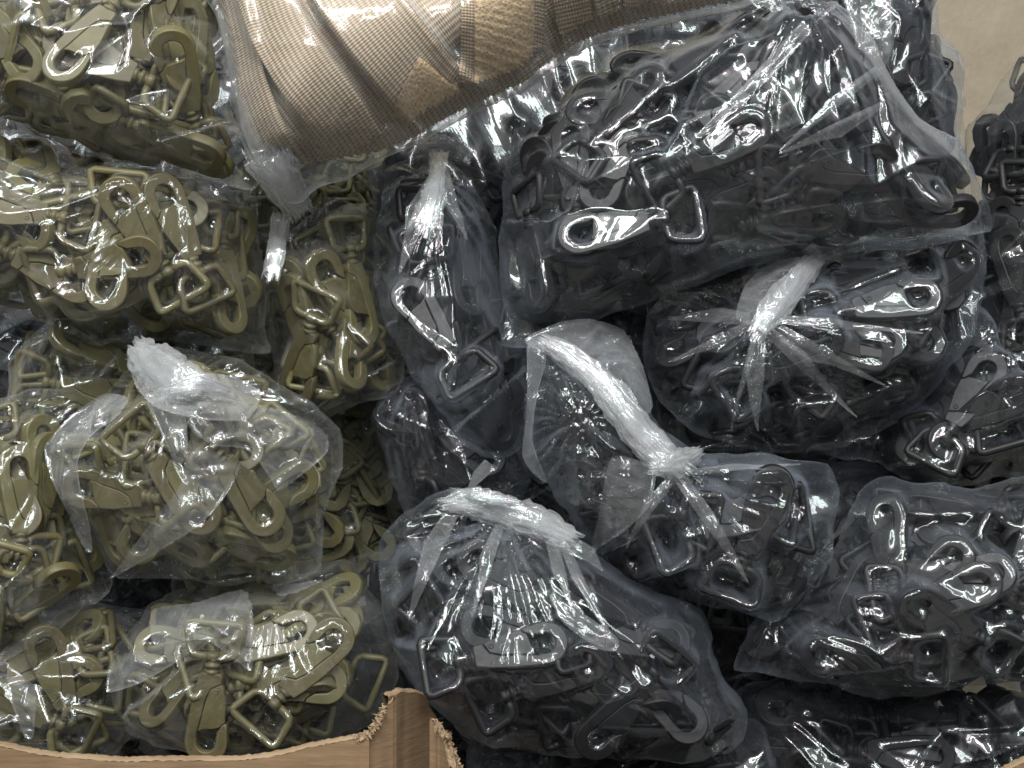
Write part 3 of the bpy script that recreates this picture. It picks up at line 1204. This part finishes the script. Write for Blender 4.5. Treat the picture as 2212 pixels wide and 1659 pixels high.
b = make_bag('grey_small', 'small clear bag end peeping out beside the bare wall', [(1960, 95), (2010, 65), (2070, 105), (2088, 230), (2078, 360), (2010, 380), (1960, 250)], 0.17, 0.03, KN, amp=1.3, where='the small bag end beside the wall', nmax=6, margin=0.008)
b = make_bag('grey_tall', 'clear bag standing against the wall behind the large top black bag', [(1740, -60), (2020, -60), (2030, 60), (2070, 150), (2085, 330), (2090, 460), (1980, 480), (1850, 330)], 0.13, 0.045, KN, amp=1.5, where='the bag against the wall', span=14, dens=8.0, nmax=10, film=1)
film_fold(b, [(1810, -30), (1915, -30), (1925, 100), (1900, 160), (1870, 190), (1845, 110)], lift=.006, seed=3)
film_fold(b, [(1870, 170), (1920, 160), (1935, 240), (1900, 300), (1875, 240)], lift=.006, seed=4)
make_bag('far_right', 'black hook bag at the right edge beside the wall, in shade', [(2290, 60), (2160, 170), (2095, 290), (2085, 420), (2100, 640), (2120, 820), (2290, 880)], 0.10, 0.05, KN, amp=1.3, where='the shaded bag beside the wall', film_mat=FILM_DARK, dens=9.0, nmax=24, film=2)

# lower rows
make_bag('floor_right', 'black hook bag lowest at the right, beneath the wide right bag', [(1590, 1490), (1700, 1460), (1900, 1470), (2280, 1420), (2290, 1740), (1640, 1740)], 0.06, 0.055, KN, knots=[(1590, 1480)], amp=1.4, ncrease=60, where='the lowest right bag', film=1)
make_bag('floor_mid', 'black hook bag just showing under the lowest central bag', [(1010, 1570), (1300, 1560), (1640, 1560), (1660, 1740), (1050, 1740)], 0.06, 0.045, KN, amp=1.2, where='the bag at the bottom edge', film=2)
make_bag('tuck', 'black hook bag half hidden under the narrow bag with the silvery hook', [(806, 900), (830, 840), (880, 810), (980, 860), (1100, 930), (1160, 1020), (1090, 1120), (900, 1130), (850, 1060)], 0.07, 0.05, KN, knots=[(880, 815)], amp=1.2, where='the half-hidden bag', featured=[dict(at=(1050, 930), ang=-100), dict(at=(860, 1000), ang=20)], film=3)
make_bag('olive_neck', 'olive hook bag hanging below the tied neck of the tan strap bag', [(575, 560), (640, 490), (690, 430), (800, 440), (818, 560), (838, 700), (880, 790), (850, 850), (760, 880), (690, 910), (600, 860), (570, 700)], 0.06, 0.055, OL, knots=[(650, 490)], amp=.9, where='the bag below the tan bag neck', featured=[dict(at=(690, 620), ang=60), dict(at=(800, 850), ang=-62), dict(at=(800, 690), ang=200)], film=0)
make_bag('olive_small', 'small olive hook bag wedged low behind the white-knotted olive bag', [(20, 900), (30, 760), (90, 700), (200, 690), (340, 700), (420, 800), (380, 900), (240, 960), (110, 950)], 0.06, 0.055, OL, amp=1.0, where='the small wedged olive bag', featured=[dict(at=(330, 772), ang=-85, up=.006)], film=1, nmax=20)
b = make_bag('olive_low', 'olive hook bag lowest at the left, above the cardboard box edge', [(-80, 1380), (60, 1340), (200, 1300), (310, 1350), (310, 1560), (240, 1640), (120, 1650), (-80, 1630)], 0.03, 0.05, OL, amp=1.1, where='the lowest left olive bag', featured=[dict(at=(170, 1490), ang=-20), dict(at=(90, 1570), ang=-62)], film=2)
film_fold(b, [(-20, 1440), (30, 1455), (80, 1475), (82, 1560), (75, 1592), (55, 1580), (25, 1500)], lift=.004, seed=8)
make_bag('olive_left', 'olive hook bag at the left edge beside the white-knotted bag', [(-80, 880), (30, 860), (70, 845), (150, 845), (205, 885), (200, 960), (180, 1100), (250, 1240), (230, 1290), (140, 1350), (50, 1410), (-80, 1460)], 0.03, 0.06, OL, knots=[(160, 850)], amp=1.2, where='the left edge olive bag', featured=[dict(at=(90, 1370), ang=45), dict(at=(60, 1130), ang=-80)], film=3, tilt=.2)
make_bag('olive_mid', 'wide olive hook bag in the middle of the left stack under the top one', [(-80, 270), (60, 285), (180, 310), (310, 350), (430, 365), (550, 400), (562, 520), (575, 650), (585, 765), (540, 768), (440, 745), (330, 740), (240, 735), (130, 730), (60, 690), (-80, 640)], 0.03, 0.065, OL, knots=[(390, 395)], amp=1.0, where='the wide olive bag of the left stack', pleat=.7, featured=[dict(at=(255, 520), ang=186, up=-.008), dict(at=(50, 455), ang=-80), dict(at=(325, 567), ang=-29), dict(at=(440, 575), ang=-29)], film=0, ncrease=60)
b = make_bag('olive_bottom', 'olive hook bag resting on the cardboard box edge with a torn loose flap', [(232, 1490), (250, 1400), (300, 1340), (330, 1300), (450, 1255), (600, 1265), (700, 1215), (760, 1210), (810, 1290), (845, 1380), (868, 1470), (820, 1550), (740, 1590), (640, 1625), (540, 1650), (515, 1664), (490, 1645), (380, 1615), (270, 1570), (240, 1535)], 0.02, 0.06, OL, knots=[(600, 1270)], amp=1.2, where='the olive bag resting on the box edge', featured=[dict(at=(545, 1400), ang=66), dict(at=(660, 1450), ang=42), dict(at=(420, 1500), ang=185)], film=2, ncrease=60)
film_fold(b, [(333, 1341), (350, 1305), (430, 1295), (538, 1262), (553, 1300), (550, 1440), (520, 1425), (450, 1375), (340, 1388)], lift=.006, seed=5, amp=1.2)
film_fold(b, [(340, 1388), (450, 1372), (380, 1430), (300, 1475), (238, 1490), (252, 1420)], lift=.004, seed=6, amp=1.0)
spike(b, (600, 1270), (700, 1250), 30, 24, 7)
b = make_bag('olive_knot', 'olive hook bag tied with a big white crumpled knot and loose film flaps', [(100, 965), (150, 900), (230, 850), (290, 770), (350, 760), (480, 765), (590, 815), (690, 880), (738, 930), (735, 1010), (705, 1120), (690, 1240), (600, 1268), (420, 1262), (262, 1250), (225, 1195), (165, 1140), (118, 1060)], 0.0, 0.06, OL, knots=[(380, 840)], amp=1.3, pleat=1.2, where='the olive bag with the white knot', featured=[dict(at=(535, 1060), ang=143), dict(at=(245, 1190), ang=102), dict(at=(360, 1030), ang=140)], film=1, margin=.008)
film_fold(b, [(235, 850), (285, 860), (260, 900), (200, 945), (172, 1000), (190, 1100), (205, 1190), (185, 1170), (125, 1050), (104, 965), (160, 900)], lift=.004, seed=11, amp=1.2)
film_fold(b, [(410, 880), (470, 860), (600, 880), (700, 925), (716, 972), (650, 1030), (606, 1058), (590, 1030), (540, 970), (470, 960), (420, 930)], lift=.006, seed=12, amp=1.3)
film_fold(b, [(413, 950), (470, 975), (524, 1003), (500, 1060), (440, 1130), (330, 1200), (256, 1240), (275, 1205), (340, 1120), (400, 1040)], lift=.006, seed=13, amp=.9, ridge=((420, 960), (262, 1236), .003))
film_fold(b, [(330, 850), (400, 870), (415, 960), (395, 1010), (365, 950), (335, 890)], lift=.007, seed=14, amp=1.2)
film_fold(b, [(288, 752), (350, 765), (430, 800), (520, 815), (575, 850), (540, 905), (440, 905), (350, 880), (300, 830)], lift=.006, seed=15, amp=1.4, mat=FILM_KNOT)
knot(b, [(290, 752), (330, 790), (385, 825), (440, 850)], [36, 62, 68, 36], 6, .28, .6, 3, out=.004, rough=.6)
knot(b, [(360, 850), (430, 830), (500, 850)], [18, 34, 14], 8, .5, .5, 5, out=.004)

make_bag('olive_top', 'olive hook bag on top of the left stack beside the tan strap bag', [(-90, -90), (200, -90), (500, -90), (505, 60), (510, 150), (505, 240), (540, 330), (562, 395), (540, 408), (430, 380), (330, 362), (200, 330), (100, 300), (-90, 260)], 0.0, 0.07, OL, amp=.9, where='the top left olive bag', featured=[dict(at=(262, 298), ang=-50), dict(at=(432, 312), ang=-12), dict(at=(222, -10), ang=-150), dict(at=(70, 300), ang=-65), dict(at=(390, 60), ang=150)], film=3, ncrease=50)

make_bag('right_mid', 'black hook bag bulging at the right edge under the star-knotted bag', [(1500, 960), (1700, 940), (1900, 900), (2010, 800), (2090, 640), (2130, 670), (2180, 750), (2290, 820), (2290, 1020), (2150, 1030), (2050, 1048), (1960, 1035), (1890, 995), (1700, 985)], 0.06, 0.055, KN, knots=[(2150, 700)], amp=1.3, where='the bulging bag at the right edge', film=0, featured=[dict(at=(2080, 900), ang=30), dict(at=(1990, 960), ang=60)])
make_bag('right_low', 'wide black hook bag at the lower right with taut shiny streaks', [(1575, 1450), (1620, 1350), (1740, 1290), (1800, 1190), (1870, 1060), (1920, 1035), (2100, 1050), (2290, 1040), (2290, 1450), (2150, 1480), (2080, 1485), (1900, 1512), (1800, 1480), (1690, 1462)], 0.0, 0.06, KN, knots=[(1700, 1330)], amp=1.3, pleat=1.3, where='the wide lower right bag', span=14, film=1, relax=140, ncrease=60, featured=[dict(at=(1885, 1420), ang=-95), dict(at=(1960, 1300), ang=70), dict(at=(2100, 1390), ang=-60), dict(at=(1880, 1250), ang=85, glint=LAMP1, up=.009)])
b = make_bag('star', 'black hook bag with a star-shaped gathered knot and a long white tail', [(1395, 680), (1450, 640), (1560, 615), (1700, 560), (1900, 520), (2110, 480), (2122, 560), (2110, 680), (2095, 745), (2010, 850), (1930, 930), (1830, 962), (1660, 978), (1510, 940), (1425, 870), (1392, 780)], 0.04, 0.06, KN, knots=[(1640, 705)], amp=1.2, pleat=1.9, where='the star-knotted bag', span=14, film=2, ncrease=70, featured=[dict(at=(1790, 745), ang=97), dict(at=(1650, 830), ang=55), dict(at=(1890, 660), ang=80)])
spike(b, (1640, 700), (1632, 930), 26, 44, 21, .004)
spike(b, (1660, 700), (1905, 832), 24, 46, 22, .004)
spike(b, (1650, 710), (1845, 900), 20, 40, 23, .003)
spike(b, (1630, 710), (1575, 930), 10, 18, 24, .003)
spike(b, (1620, 690), (1440, 690), 26, 40, 25, .004)
spike(b, (1620, 700), (1450, 780), 18, 26, 26, .003)
spike(b, (1660, 690), (1990, 720), 18, 24, 27, .003)
knot(b, [(1780, 548), (1745, 580), (1700, 635), (1662, 680), (1630, 725)], [20, 34, 40, 36, 22], 6, .28, .45, 9, out=.008)
film_fold(b, [(1585, 690), (1600, 620), (1650, 575), (1720, 560), (1720, 610), (1650, 700)], lift=.005, seed=77)

b = make_bag('silver', 'narrow black hook bag tied at the top with a silvery hook showing at its left', [(935, 360), (880, 350), (835, 365), (818, 470), (800, 575), (830, 700), (878, 790), (955, 900), (1035, 982), (1080, 985), (1135, 965), (1150, 800), (1120, 700), (1085, 600), (1065, 480), (1010, 400), (970, 355)], 0.05, 0.06, KN, knots=[(950, 370)], amp=1.2, pleat=1.2, where='the narrow bag with the silvery hook', span=14, film=3, margin=.006, featured=[dict(at=(940, 640), ang=172, up=-.006), dict(at=(934, 752), ang=-33, glint=LAMP1, up=.011, label='silvery shining hook with its gate showing in the narrow black bag'), dict(at=(1060, 800), ang=40)])
spike(b, (950, 370), (865, 590), 26, 60, 31, .004)
spike(b, (960, 370), (1010, 520), 20, 40, 32, .003)
knot(b, [(898, 338), (930, 322), (965, 318), (1010, 340)], [18, 40, 44, 22], 9, .4, .7, 12, out=.004)
knot(b, [(948, 330), (945, 370), (935, 430), (915, 500)], [30, 22, 34, 48], 9, .4, .35, 13, out=.002, mat=FILM_FOLD)

b = make_bag('big', 'largest black hook bag at upper right with a brightly glinting hook', [(1690, -20), (1760, -10), (1800, 10), (1880, 80), (1905, 150), (1965, 250), (2060, 310), (2105, 390), (2140, 450), (2140, 500), (2000, 535), (1850, 545), (1740, 548), (1620, 575), (1500, 618), (1390, 660), (1290, 690), (1200, 720), (1150, 750), (1060, 746), (1090, 715), (1078, 600), (1090, 480), (1085, 400), (1115, 290), (1200, 180), (1330, 100), (1520, 40)], 0.02, 0.07, KN, knots=[(1735, -30)], amp=1.0, pleat=0.8, roundness=0.10, where='the largest black bag', span=14, film=0, margin=.007, ncrease=80, relax=110, nmax=80, featured=[dict(at=(1352, 492), ang=-98, glint=LAMP1, up=.011, back=True, label='brightly glinting hook lying level in the largest black bag'), dict(at=(1680, 478), ang=94), dict(at=(2000, 300), ang=170), dict(at=(1530, 330), ang=60), dict(at=(1480, 600), ang=120)])
spike(b, (1890, 155), (1680, 330), 18, 30, 35, .005)
spike(b, (1900, 230), (1680, 335), 14, 40, 36, .004)
spike(b, (1740, 60), (1500, 300), 30, 40, 37, .003)

b = make_bag('long_tie', 'black hook bag at the centre with a long rolled white tie across it', [(1140, 800), (1150, 740), (1230, 720), (1330, 740), (1390, 800), (1410, 900), (1510, 975), (1700, 985), (1790, 1005), (1818, 1070), (1800, 1190), (1745, 1270), (1700, 1335), (1660, 1345), (1550, 1315), (1400, 1272), (1290, 1195), (1180, 1040), (1128, 985)], 0.0, 0.06, KN, knots=[(1460, 1020), (1240, 900)], amp=1.4, pleat=1.5, where='the bag with the long rolled tie', span=14, film=1, ncrease=70, featured=[dict(at=(1340, 1085), ang=-80), dict(at=(1560, 1130), ang=70), dict(at=(1640, 1200), ang=20)])
film_fold(b, [(1132, 738), (1200, 700), (1270, 690), (1340, 715), (1385, 790), (1405, 880), (1380, 900), (1320, 830), (1230, 790)], lift=.006, seed=41, amp=1.2)
film_fold(b, [(1140, 740), (1180, 770), (1160, 850), (1150, 950), (1180, 1040), (1150, 1020), (1128, 980), (1138, 880)], lift=.003, seed=42)
film_fold(b, [(1320, 985), (1410, 1010), (1400, 1090), (1340, 1150), (1275, 1185), (1290, 1120)], lift=.005, seed=43)
spike(b, (1465, 1030), (1612, 1255), 26, 34, 44, .004)
spike(b, (1450, 1030), (1350, 1180), 20, 30, 45, .004)
spike(b, (1480, 1020), (1720, 1000), 16, 20, 46, .003)
knot(b, [(1170, 735), (1240, 770), (1310, 840), (1375, 930), (1430, 985), (1480, 1025)], [18, 34, 42, 44, 46, 26], 5, .30, .6, 15, out=.006, rings=38)
knot(b, [(1415, 1010), (1470, 1005), (1515, 975)], [20, 40, 14], 9, .5, .5, 17, out=.004)

b = make_bag('rolled', 'black hook bag at bottom centre gathered under a crumpled white roll', [(822, 1180), (850, 1120), (920, 1075), (990, 1060), (1120, 1110), (1240, 1170), (1300, 1200), (1400, 1265), (1500, 1310), (1535, 1370), (1560, 1460), (1615, 1530), (1612, 1600), (1540, 1640), (1350, 1640), (1120, 1622), (1010, 1595), (905, 1500), (850, 1400), (828, 1300)], 0.0, 0.065, KN, knots=[(1080, 1130)], amp=1.4, pleat=1.9, where='the bag under the crumpled white roll', span=14, film=0, ncrease=80, featured=[dict(at=(1030, 1425), ang=78, glint=LAMP1, up=.010, label='pale shining hook with gate seams in the bottom centre bag'), dict(at=(1170, 1470), ang=66), dict(at=(1420, 1540), ang=-140), dict(at=(1380, 1380), ang=80)])
spike(b, (975, 1110), (885, 1335), 30, 52, 51, .005)
spike(b, (1080, 1130), (1020, 1330), 20, 34, 52, .003)
spike(b, (1190, 1160), (1240, 1330), 26, 30, 53, .004)
film_fold(b, [(1180, 1270), (1230, 1300), (1330, 1370), (1328, 1400), (1290, 1395), (1215, 1340)], lift=.005, seed=54, amp=.6)
spike(b, (1215, 1170), (1330, 1390), 20, 30, 55, .004)
knot(b, [(960, 1092), (1020, 1085), (1090, 1105), (1170, 1130), (1245, 1172)], [20, 42, 47, 44, 28], 5, .30, .6, 19, out=.005, rings=36)
knot(b, [(980, 1060), (1040, 1075), (1110, 1085)], [8, 22, 10], 7, .5, .5, 20, out=.006, mat=FILM_FOLD)
spike(b, (1240, 1180), (1300, 1230), 40, 40, 56, .004)
b = BAGS['tuck']
spike(b, (1060, 1000), (1000, 1080), 30, 30, 57, .003)


# ------------------------------------------------------------------ the tan strap bag
STRAPS = []


def strap(bag, P, base, H, path, width, lift, mat, name, label, tip=0.0, thick=0.0030, n=70, m=14):
    """Flat tape laid over the heap H along traced points; raises H where it lies."""
    path = np.asarray(path, float)
    t = np.linspace(0, 1, len(path))
    q = np.linspace(0, 1, n)
    pu, pv = np.interp(q, t, path[:, 0]), np.interp(q, t, path[:, 1])
    ker = np.ones(9) / 9
    pu = np.convolve(np.pad(pu, 4, mode='reflect', reflect_type='odd'), ker, 'valid')
    pv = np.convolve(np.pad(pv, 4, mode='reflect', reflect_type='odd'), ker, 'valid')
    w = unproj(np.stack([pu, pv], -1), bag['yb'] - bag['T'] * .8)
    tg = np.gradient(w, axis=0)
    tg /= np.linalg.norm(tg, axis=1)[:, None]
    nn = np.stack([-tg[:, 1], tg[:, 0]], -1)
    wd = width * K
    a = np.linspace(-.5, .5, m)
    XY = w[:, None, :] + nn[:, None, :] * (a[None, :, None] * wd)
    i, j = P.idx(XY[..., 0], XY[..., 1])
    hs = box_blur(H, 2)[i, j] + lift
    hs = hs - 0.0012 * (np.abs(a)[None, :] * 2) ** 6
    top = np.stack([XY[..., 0], base[i, j] - hs, XY[..., 1]], -1)
    bot = top + np.array([0, thick, 0])
    s = np.concatenate([[0], np.cumsum(np.linalg.norm(np.diff(w, axis=0), axis=1))])
    uv = np.stack(np.broadcast_arrays(a[None, :] * wd, s[:, None]), -1).reshape(-1, 2)
    V = np.vstack([top.reshape(-1, 3), bot.reshape(-1, 3)])
    F = []
    N = n * m
    inn = ((P.d[i, j] > 0.008) & (H[i, j] > 0.003)).ravel()
    for r in range(n - 1):
        for c in range(m - 1):
            k = r * m + c
            if not (inn[k] and inn[k + 1] and inn[k + m] and inn[k + m + 1]):
                continue
            F.append((k, k + 1, k + m + 1, k + m))
            F.append((N + k, N + k + m, N + k + m + 1, N + k + 1))
        k = r * m
        if inn[k] and inn[k + m]:
            F.append((k, k + m, N + k + m, N + k))
        k = r * m + m - 1
        if inn[k] and inn[k + m]:
            F.append((k, N + k, N + k + m, k + m))
    for c in range(m - 1):
        k = (n - 1) * m + c
        if inn[k] and inn[k + 1]:
            F.append((k, k + 1, N + k + 1, N + k))
    if not F:
        return None
    used = np.unique(np.array(F))
    rm = np.full(2 * N, -1)
    rm[used] = np.arange(len(used))
    F = rm[np.array(F)]
    V = V[used]
    uv = np.vstack([uv, uv])[used]
    o = link_mesh(name, V, np.array(F), mat, None, True, uv)
    if label:
        tag(o, label, 'patch' if name == 'loop_patch' else 'strap')
    # raise the heap
    fi = np.stack([XY[..., 0].ravel(), XY[..., 1].ravel()], -1)
    n2, m2 = n * 4, m * 5
    qq, aa = np.linspace(0, n - 1, n2), np.linspace(-.5, .5, m2)
    wx = np.stack([np.interp(qq, np.arange(n), w[:, 0]), np.interp(qq, np.arange(n), w[:, 1])], -1)
    nx = np.stack([np.interp(qq, np.arange(n), nn[:, 0]), np.interp(qq, np.arange(n), nn[:, 1])], -1)
    pp = wx[:, None] + nx[:, None] * (aa[None, :, None] * wd)
    i2, j2 = P.idx(pp[..., 0], pp[..., 1])
    hb = (box_blur(H, 2) + lift)[i2, j2]
    np.maximum.at(H, (i2, j2), hb)
    return o


def tan_contents(bag, h0):
    P, base = bag['P'], bag['base']
    H = h0 - 0.017 - 0.003 * vnoise(P.X, P.Z, .03, 5)
    low = unproj(np.array([620.0, 352.0]), bag['yb'])[1]
    fade = np.clip((P.Z - 0.18 * (P.X + 0.132) - low + 0.004) / 0.010, 0, 1)
    H = np.maximum(H, 0.6 * h0 - 0.002)
    H = np.where(P.d > 0.0035, np.maximum(H, 0), 0) * fade ** .5
    V, Q = P.mesh(np.where(P.mask, base - H + 0.001, base))
    qi, qj = P.idx(V[:, 0], V[:, 2])
    Q = Q[(H[qi, qj][Q] > 0.0015).all(1)]
    uq, inv = np.unique(Q, return_inverse=True)
    V, Q = V[uq], inv.reshape(Q.shape)
    uvs = np.stack([V[:, 0] * .8 + V[:, 2] * .6, V[:, 2] * .8 - V[:, 0] * .6], -1)
    o = link_mesh('webbing_fold', V, Q, WEB, None, True, uvs)
    tag(o, 'tan webbing folded at the bottom of the strap bag under the other straps', 'strap')
    S = lambda *a, **k: strap(bag, P, base, H, *a, **k)
    S([(480, -40), (505, 60), (520, 160), (560, 270), (605, 350)], 84, .0090, WEB, 'webbing_strap', 'tan webbing strap along the left side of the strap bag')
    S([(560, -60), (600, 60), (650, 150), (720, 240), (760, 300)], 118, .0110, WEB, 'webbing_strap', 'wide ribbed tan strap second from the left in the strap bag')
    S([(880, 25), (960, -40)], 200, .0030, WEB, 'webbing_strap', 'ribbed tan strap deep between the diagonal and upright straps')
    S([(720, -90), (770, 0), (830, 80), (905, 165), (985, 225), (1050, 250)], 150, .0140, WEB, 'webbing_strap', 'wide ribbed tan strap running diagonally to the square loop patch')
    S([(1088, -60), (1088, 40), (1084, 120), (1078, 172)], 168, .0100, WEB_FINE, 'webbing_strap', 'upright tan strap hanging under the long loop patch')
    S([(1092, -60), (1090, 50), (1086, 164)], 118, .0026, VELCRO, 'loop_patch', 'long upright tan loop fabric patch on the upright strap')
    S([(872, 172), (940, 215), (1010, 238)], 112, .0030, VELCRO, 'loop_patch', 'square tan loop fabric patch on the diagonal strap')
    S([(1225, -60), (1250, 20), (1282, 88)], 78, .0110, WEB_FINE, 'webbing_strap', 'short tan strap with a frayed end right of the upright strap')
    S([(1310, -60), (1335, 0), (1345, 50)], 60, .0100, WEB, 'webbing_strap', 'narrow tan strap between the frayed strap and the right end')
    S([(1400, -60), (1420, 50)], 90, .0090, WEB_FINE, 'webbing_strap', 'tan strap near the right end of the strap bag')
    S([(1520, -60), (1540, 24)], 100, .0080, WEB, 'webbing_strap', 'rightmost tan strap in the strap bag')
    return H


b = make_bag('tan', 'bag of tan webbing straps with a knotted milky neck at top centre', [(462, -100), (468, 40), (490, 150), (500, 230), (535, 320), (580, 405), (600, 440), (650, 440), (690, 398), (790, 362), (860, 335), (1000, 255), (1130, 190), (1250, 115), (1400, 62), (1560, 34), (1680, -6), (1760, -100)], -0.01, 0.075, tan_contents, knots=[(630, 420)], amp=.55, ncrease=70, pleat=.5, relax=30, margin=.004, film_mat=FILM_TAN, roundness=.06, g=.0010)
knot(b, [(575, 330), (600, 375), (625, 420), (648, 462)], [64, 56, 46, 36], 8, .22, .55, 31, out=.0, rough=.5, mat=FILM_KNOT)
knot(b, [(606, 468), (602, 510), (594, 560), (586, 596)], [26, 24, 27, 26], 5, .25, .3, 33, out=.004, rough=.4)
spike(b, (560, 330), (510, 180), 30, 30, 61, .001)

# ------------------------------------------------------------------ hooks: the 300 that show most of each colour are things
for kind in (OL, KN):
    q = sorted([h for h in HOOKQ if h[0] == kind], key=lambda h: -h[1])
    for h in q[:300]:
        place_hook(kind, h[2], h[3], h[4], h[5])
    DEEP[kind] += [(h[2], h[3]) for h in q[300:]]
    nv = len(LO_V)
    if DEEP[kind]:
        V = np.vstack([LO_V @ (PLATE @ Rm).T + c for Rm, c in DEEP[kind]])
        T = np.vstack([LO_T + nv * k for k in range(len(DEEP[kind]))])
        o = link_mesh('packed_hooks', V, T, OLIVE if kind == OL else BLACK)
        tag(o, '%s snap hooks packed too deep in the bags to tell apart' % kind, 'snap hooks', kind='stuff')
    print('HOOKS', kind, min(300, len(q)), 'deep', len(DEEP[kind]))


# ------------------------------------------------------------------ cardboard boxes
def box_wall(name, top, zb, thick, parent, seed, inward=(0, 1), wob=0.0012, mat=CARD):
    """Cardboard wall under a traced top edge (world x, y, z points), with a cut, slightly ragged upper edge."""
    rs = np.random.default_rng(seed)
    top = np.asarray(top, float)
    t = np.linspace(0, 1, len(top))
    n = 150
    q = np.linspace(0, 1, n)
    C = np.stack([np.interp(q, t, top[:, k]) for k in range(3)], -1)
    for k in range(3):
        C[:, k] = np.convolve(np.pad(C[:, k], 5, mode='edge'), np.ones(11) / 11, 'valid')
    C[:, 2] += rs.normal(0, wob * .12, n) + wob * .25 * np.sin(q * 27)
    off = np.array([inward[0] * thick, inward[1] * thick, 0])
    rows = []
    zs = [1.0, 0.985, 0.9, 0.6, 0.0]
    for f in zs:
        r = C.copy()
        r[:, 2] = zb + (C[:, 2] - zb) * f
        r[:, 1] -= 0.006 * (1 - f) * 2
        rows.append(r)
    V = np.vstack(rows + [r + off for r in rows])
    F = []
    m = len(zs)
    for r in range(m - 1):
        for c in range(n - 1):
            k = r * n + c
            F.append((k, k + n, k + n + 1, k + 1))
            k2 = k + m * n
            F.append((k2, k2 + 1, k2 + n + 1, k2 + n))
    o = link_mesh(name, V, np.array(F), mat, parent, False)
    # cut edge: two liners with the flutes between
    ev, ef = [], []
    for c in range(n):
        p = C[c]
        for s, dz in ((0, 0.0), (.14, .0016), (.3, .0002 + .0012 * rs.random()), (.7, .0002 + .0012 * rs.random()), (.86, .0016), (1, 0.0)):
            ev.append(p + off * s + np.array([0, 0, dz + 0.0004 * rs.random()]))
    for c in range(n - 1):
        for k in range(5):
            a = c * 6 + k
            ef.append((a, a + 1, a + 7, a + 6))
    link_mesh('cut_edge', ev, np.array(ef), CARD_EDGE, o, True)
    for c, sgn in ((0, 1), (n - 1, -1)):
        pass
    return o


def px(u, v, y):
    w = unproj(np.array([u, v], float), y)
    return (float(w[0]), y, float(w[1]))


def torn_chips(pts, parent, seed, n=26, size=0.006):
    """Ragged fibrous tear along a line."""
    rs = np.random.default_rng(seed)
    pts = np.asarray(pts, float)
    t = np.linspace(0, 1, len(pts))
    V, F = [], []
    for k in range(n * 3):
        q = (k + rs.random()) / (n * 3)
        p = np.array([np.interp(q, t, pts[:, i]) for i in range(3)])
        o = len(V)
        a = rs.uniform(0, math.pi)
        L, wd = size * rs.uniform(.25, 1.0), size * rs.uniform(.10, .35)
        u = np.array([math.cos(a), rs.normal(0, .4), math.sin(a)])
        w_ = np.array([-math.sin(a), rs.normal(0, .4), math.cos(a)])
        for f, g in ((-1, -.5), (-.3, -1), (.5, -.7), (1, .1), (.4, .9), (-.5, 1)):
            V.append(p + u * (f * L * rs.uniform(.6, 1.2)) + w_ * (g * wd * rs.uniform(.5, 1.2)) + rs.normal(0, .0007, 3))
        for m_ in range(1, 5):
            F.append((o, o + m_, o + m_ + 1))
    return link_mesh('torn_edge', V, np.array(F), CARD_EDGE, parent, False)


YB = -0.085
lb = thing('cardboard_box', 'brown cardboard box with a torn corner under the olive bags', 'cardboard box', (-0.2, YB, -0.54))
ltop = [px(-120, 1604, YB), px(0, 1612, YB), px(100, 1634, YB), px(230, 1646, YB), px(330, 1643, YB), px(500, 1647, YB), px(610, 1630, YB), px(700, 1610, YB), px(775, 1594, YB), px(800, 1588, YB)]
box_wall('front_panel', ltop, -0.54, 0.0055, lb, 3)
torn_chips([px(770, 1598, YB), px(800, 1585, YB), px(815, 1560, YB + .002), px(832, 1525, YB + .004)], lb, 4, 24, .0034)
sp = [px(838, 1508, YB + .015), px(870, 1495, YB + .03), px(915, 1500, YB + .05), px(945, 1560, YB + .06)]
box_wall('side_panel', sp, -0.54, 0.0055, lb, 5, inward=(-.6, .8))
cp = [px(798, 1592, YB + .003), px(815, 1570, YB + .006), px(834, 1530, YB + .010), px(850, 1512, YB + .014)]
box_wall('corner_panel', cp, -0.54, 0.005, lb, 6, inward=(.3, .9))
box_wall('back_panel', [(-0.45, 0.30, -0.26), (-0.05, 0.30, -0.26)], -0.54, 0.0055, lb, 7)
rb = thing('cardboard_box', 'brown cardboard box with ragged corner beneath the black bags', 'cardboard box', (0.15, YB, -0.54))
rp = [px(944, 1560, YB - .002), px(958, 1575, YB - .004), px(975, 1610, YB - .010), px(988, 1668, YB - .016)]
box_wall('side_panel', rp, -0.54, 0.006, rb, 8, inward=(-.7, .7))
torn_chips([px(944, 1566, YB - .004), px(965, 1590, YB - .008), px(985, 1640, YB - .012), px(995, 1668, YB - .014)], rb, 9, 22, .0032)
box_wall('front_panel', [px(985, 1690, YB - .02), px(1400, 1700, YB - .02), px(1900, 1700, YB - .02), px(2160, 1672, YB - .02), px(2215, 1648, YB - .02), px(2290, 1620, YB - .02)], -0.54, 0.0055, rb, 10)
box_wall('back_panel', [(-0.03, 0.30, -0.26), (0.40, 0.30, -0.26)], -0.54, 0.0055, rb, 12)
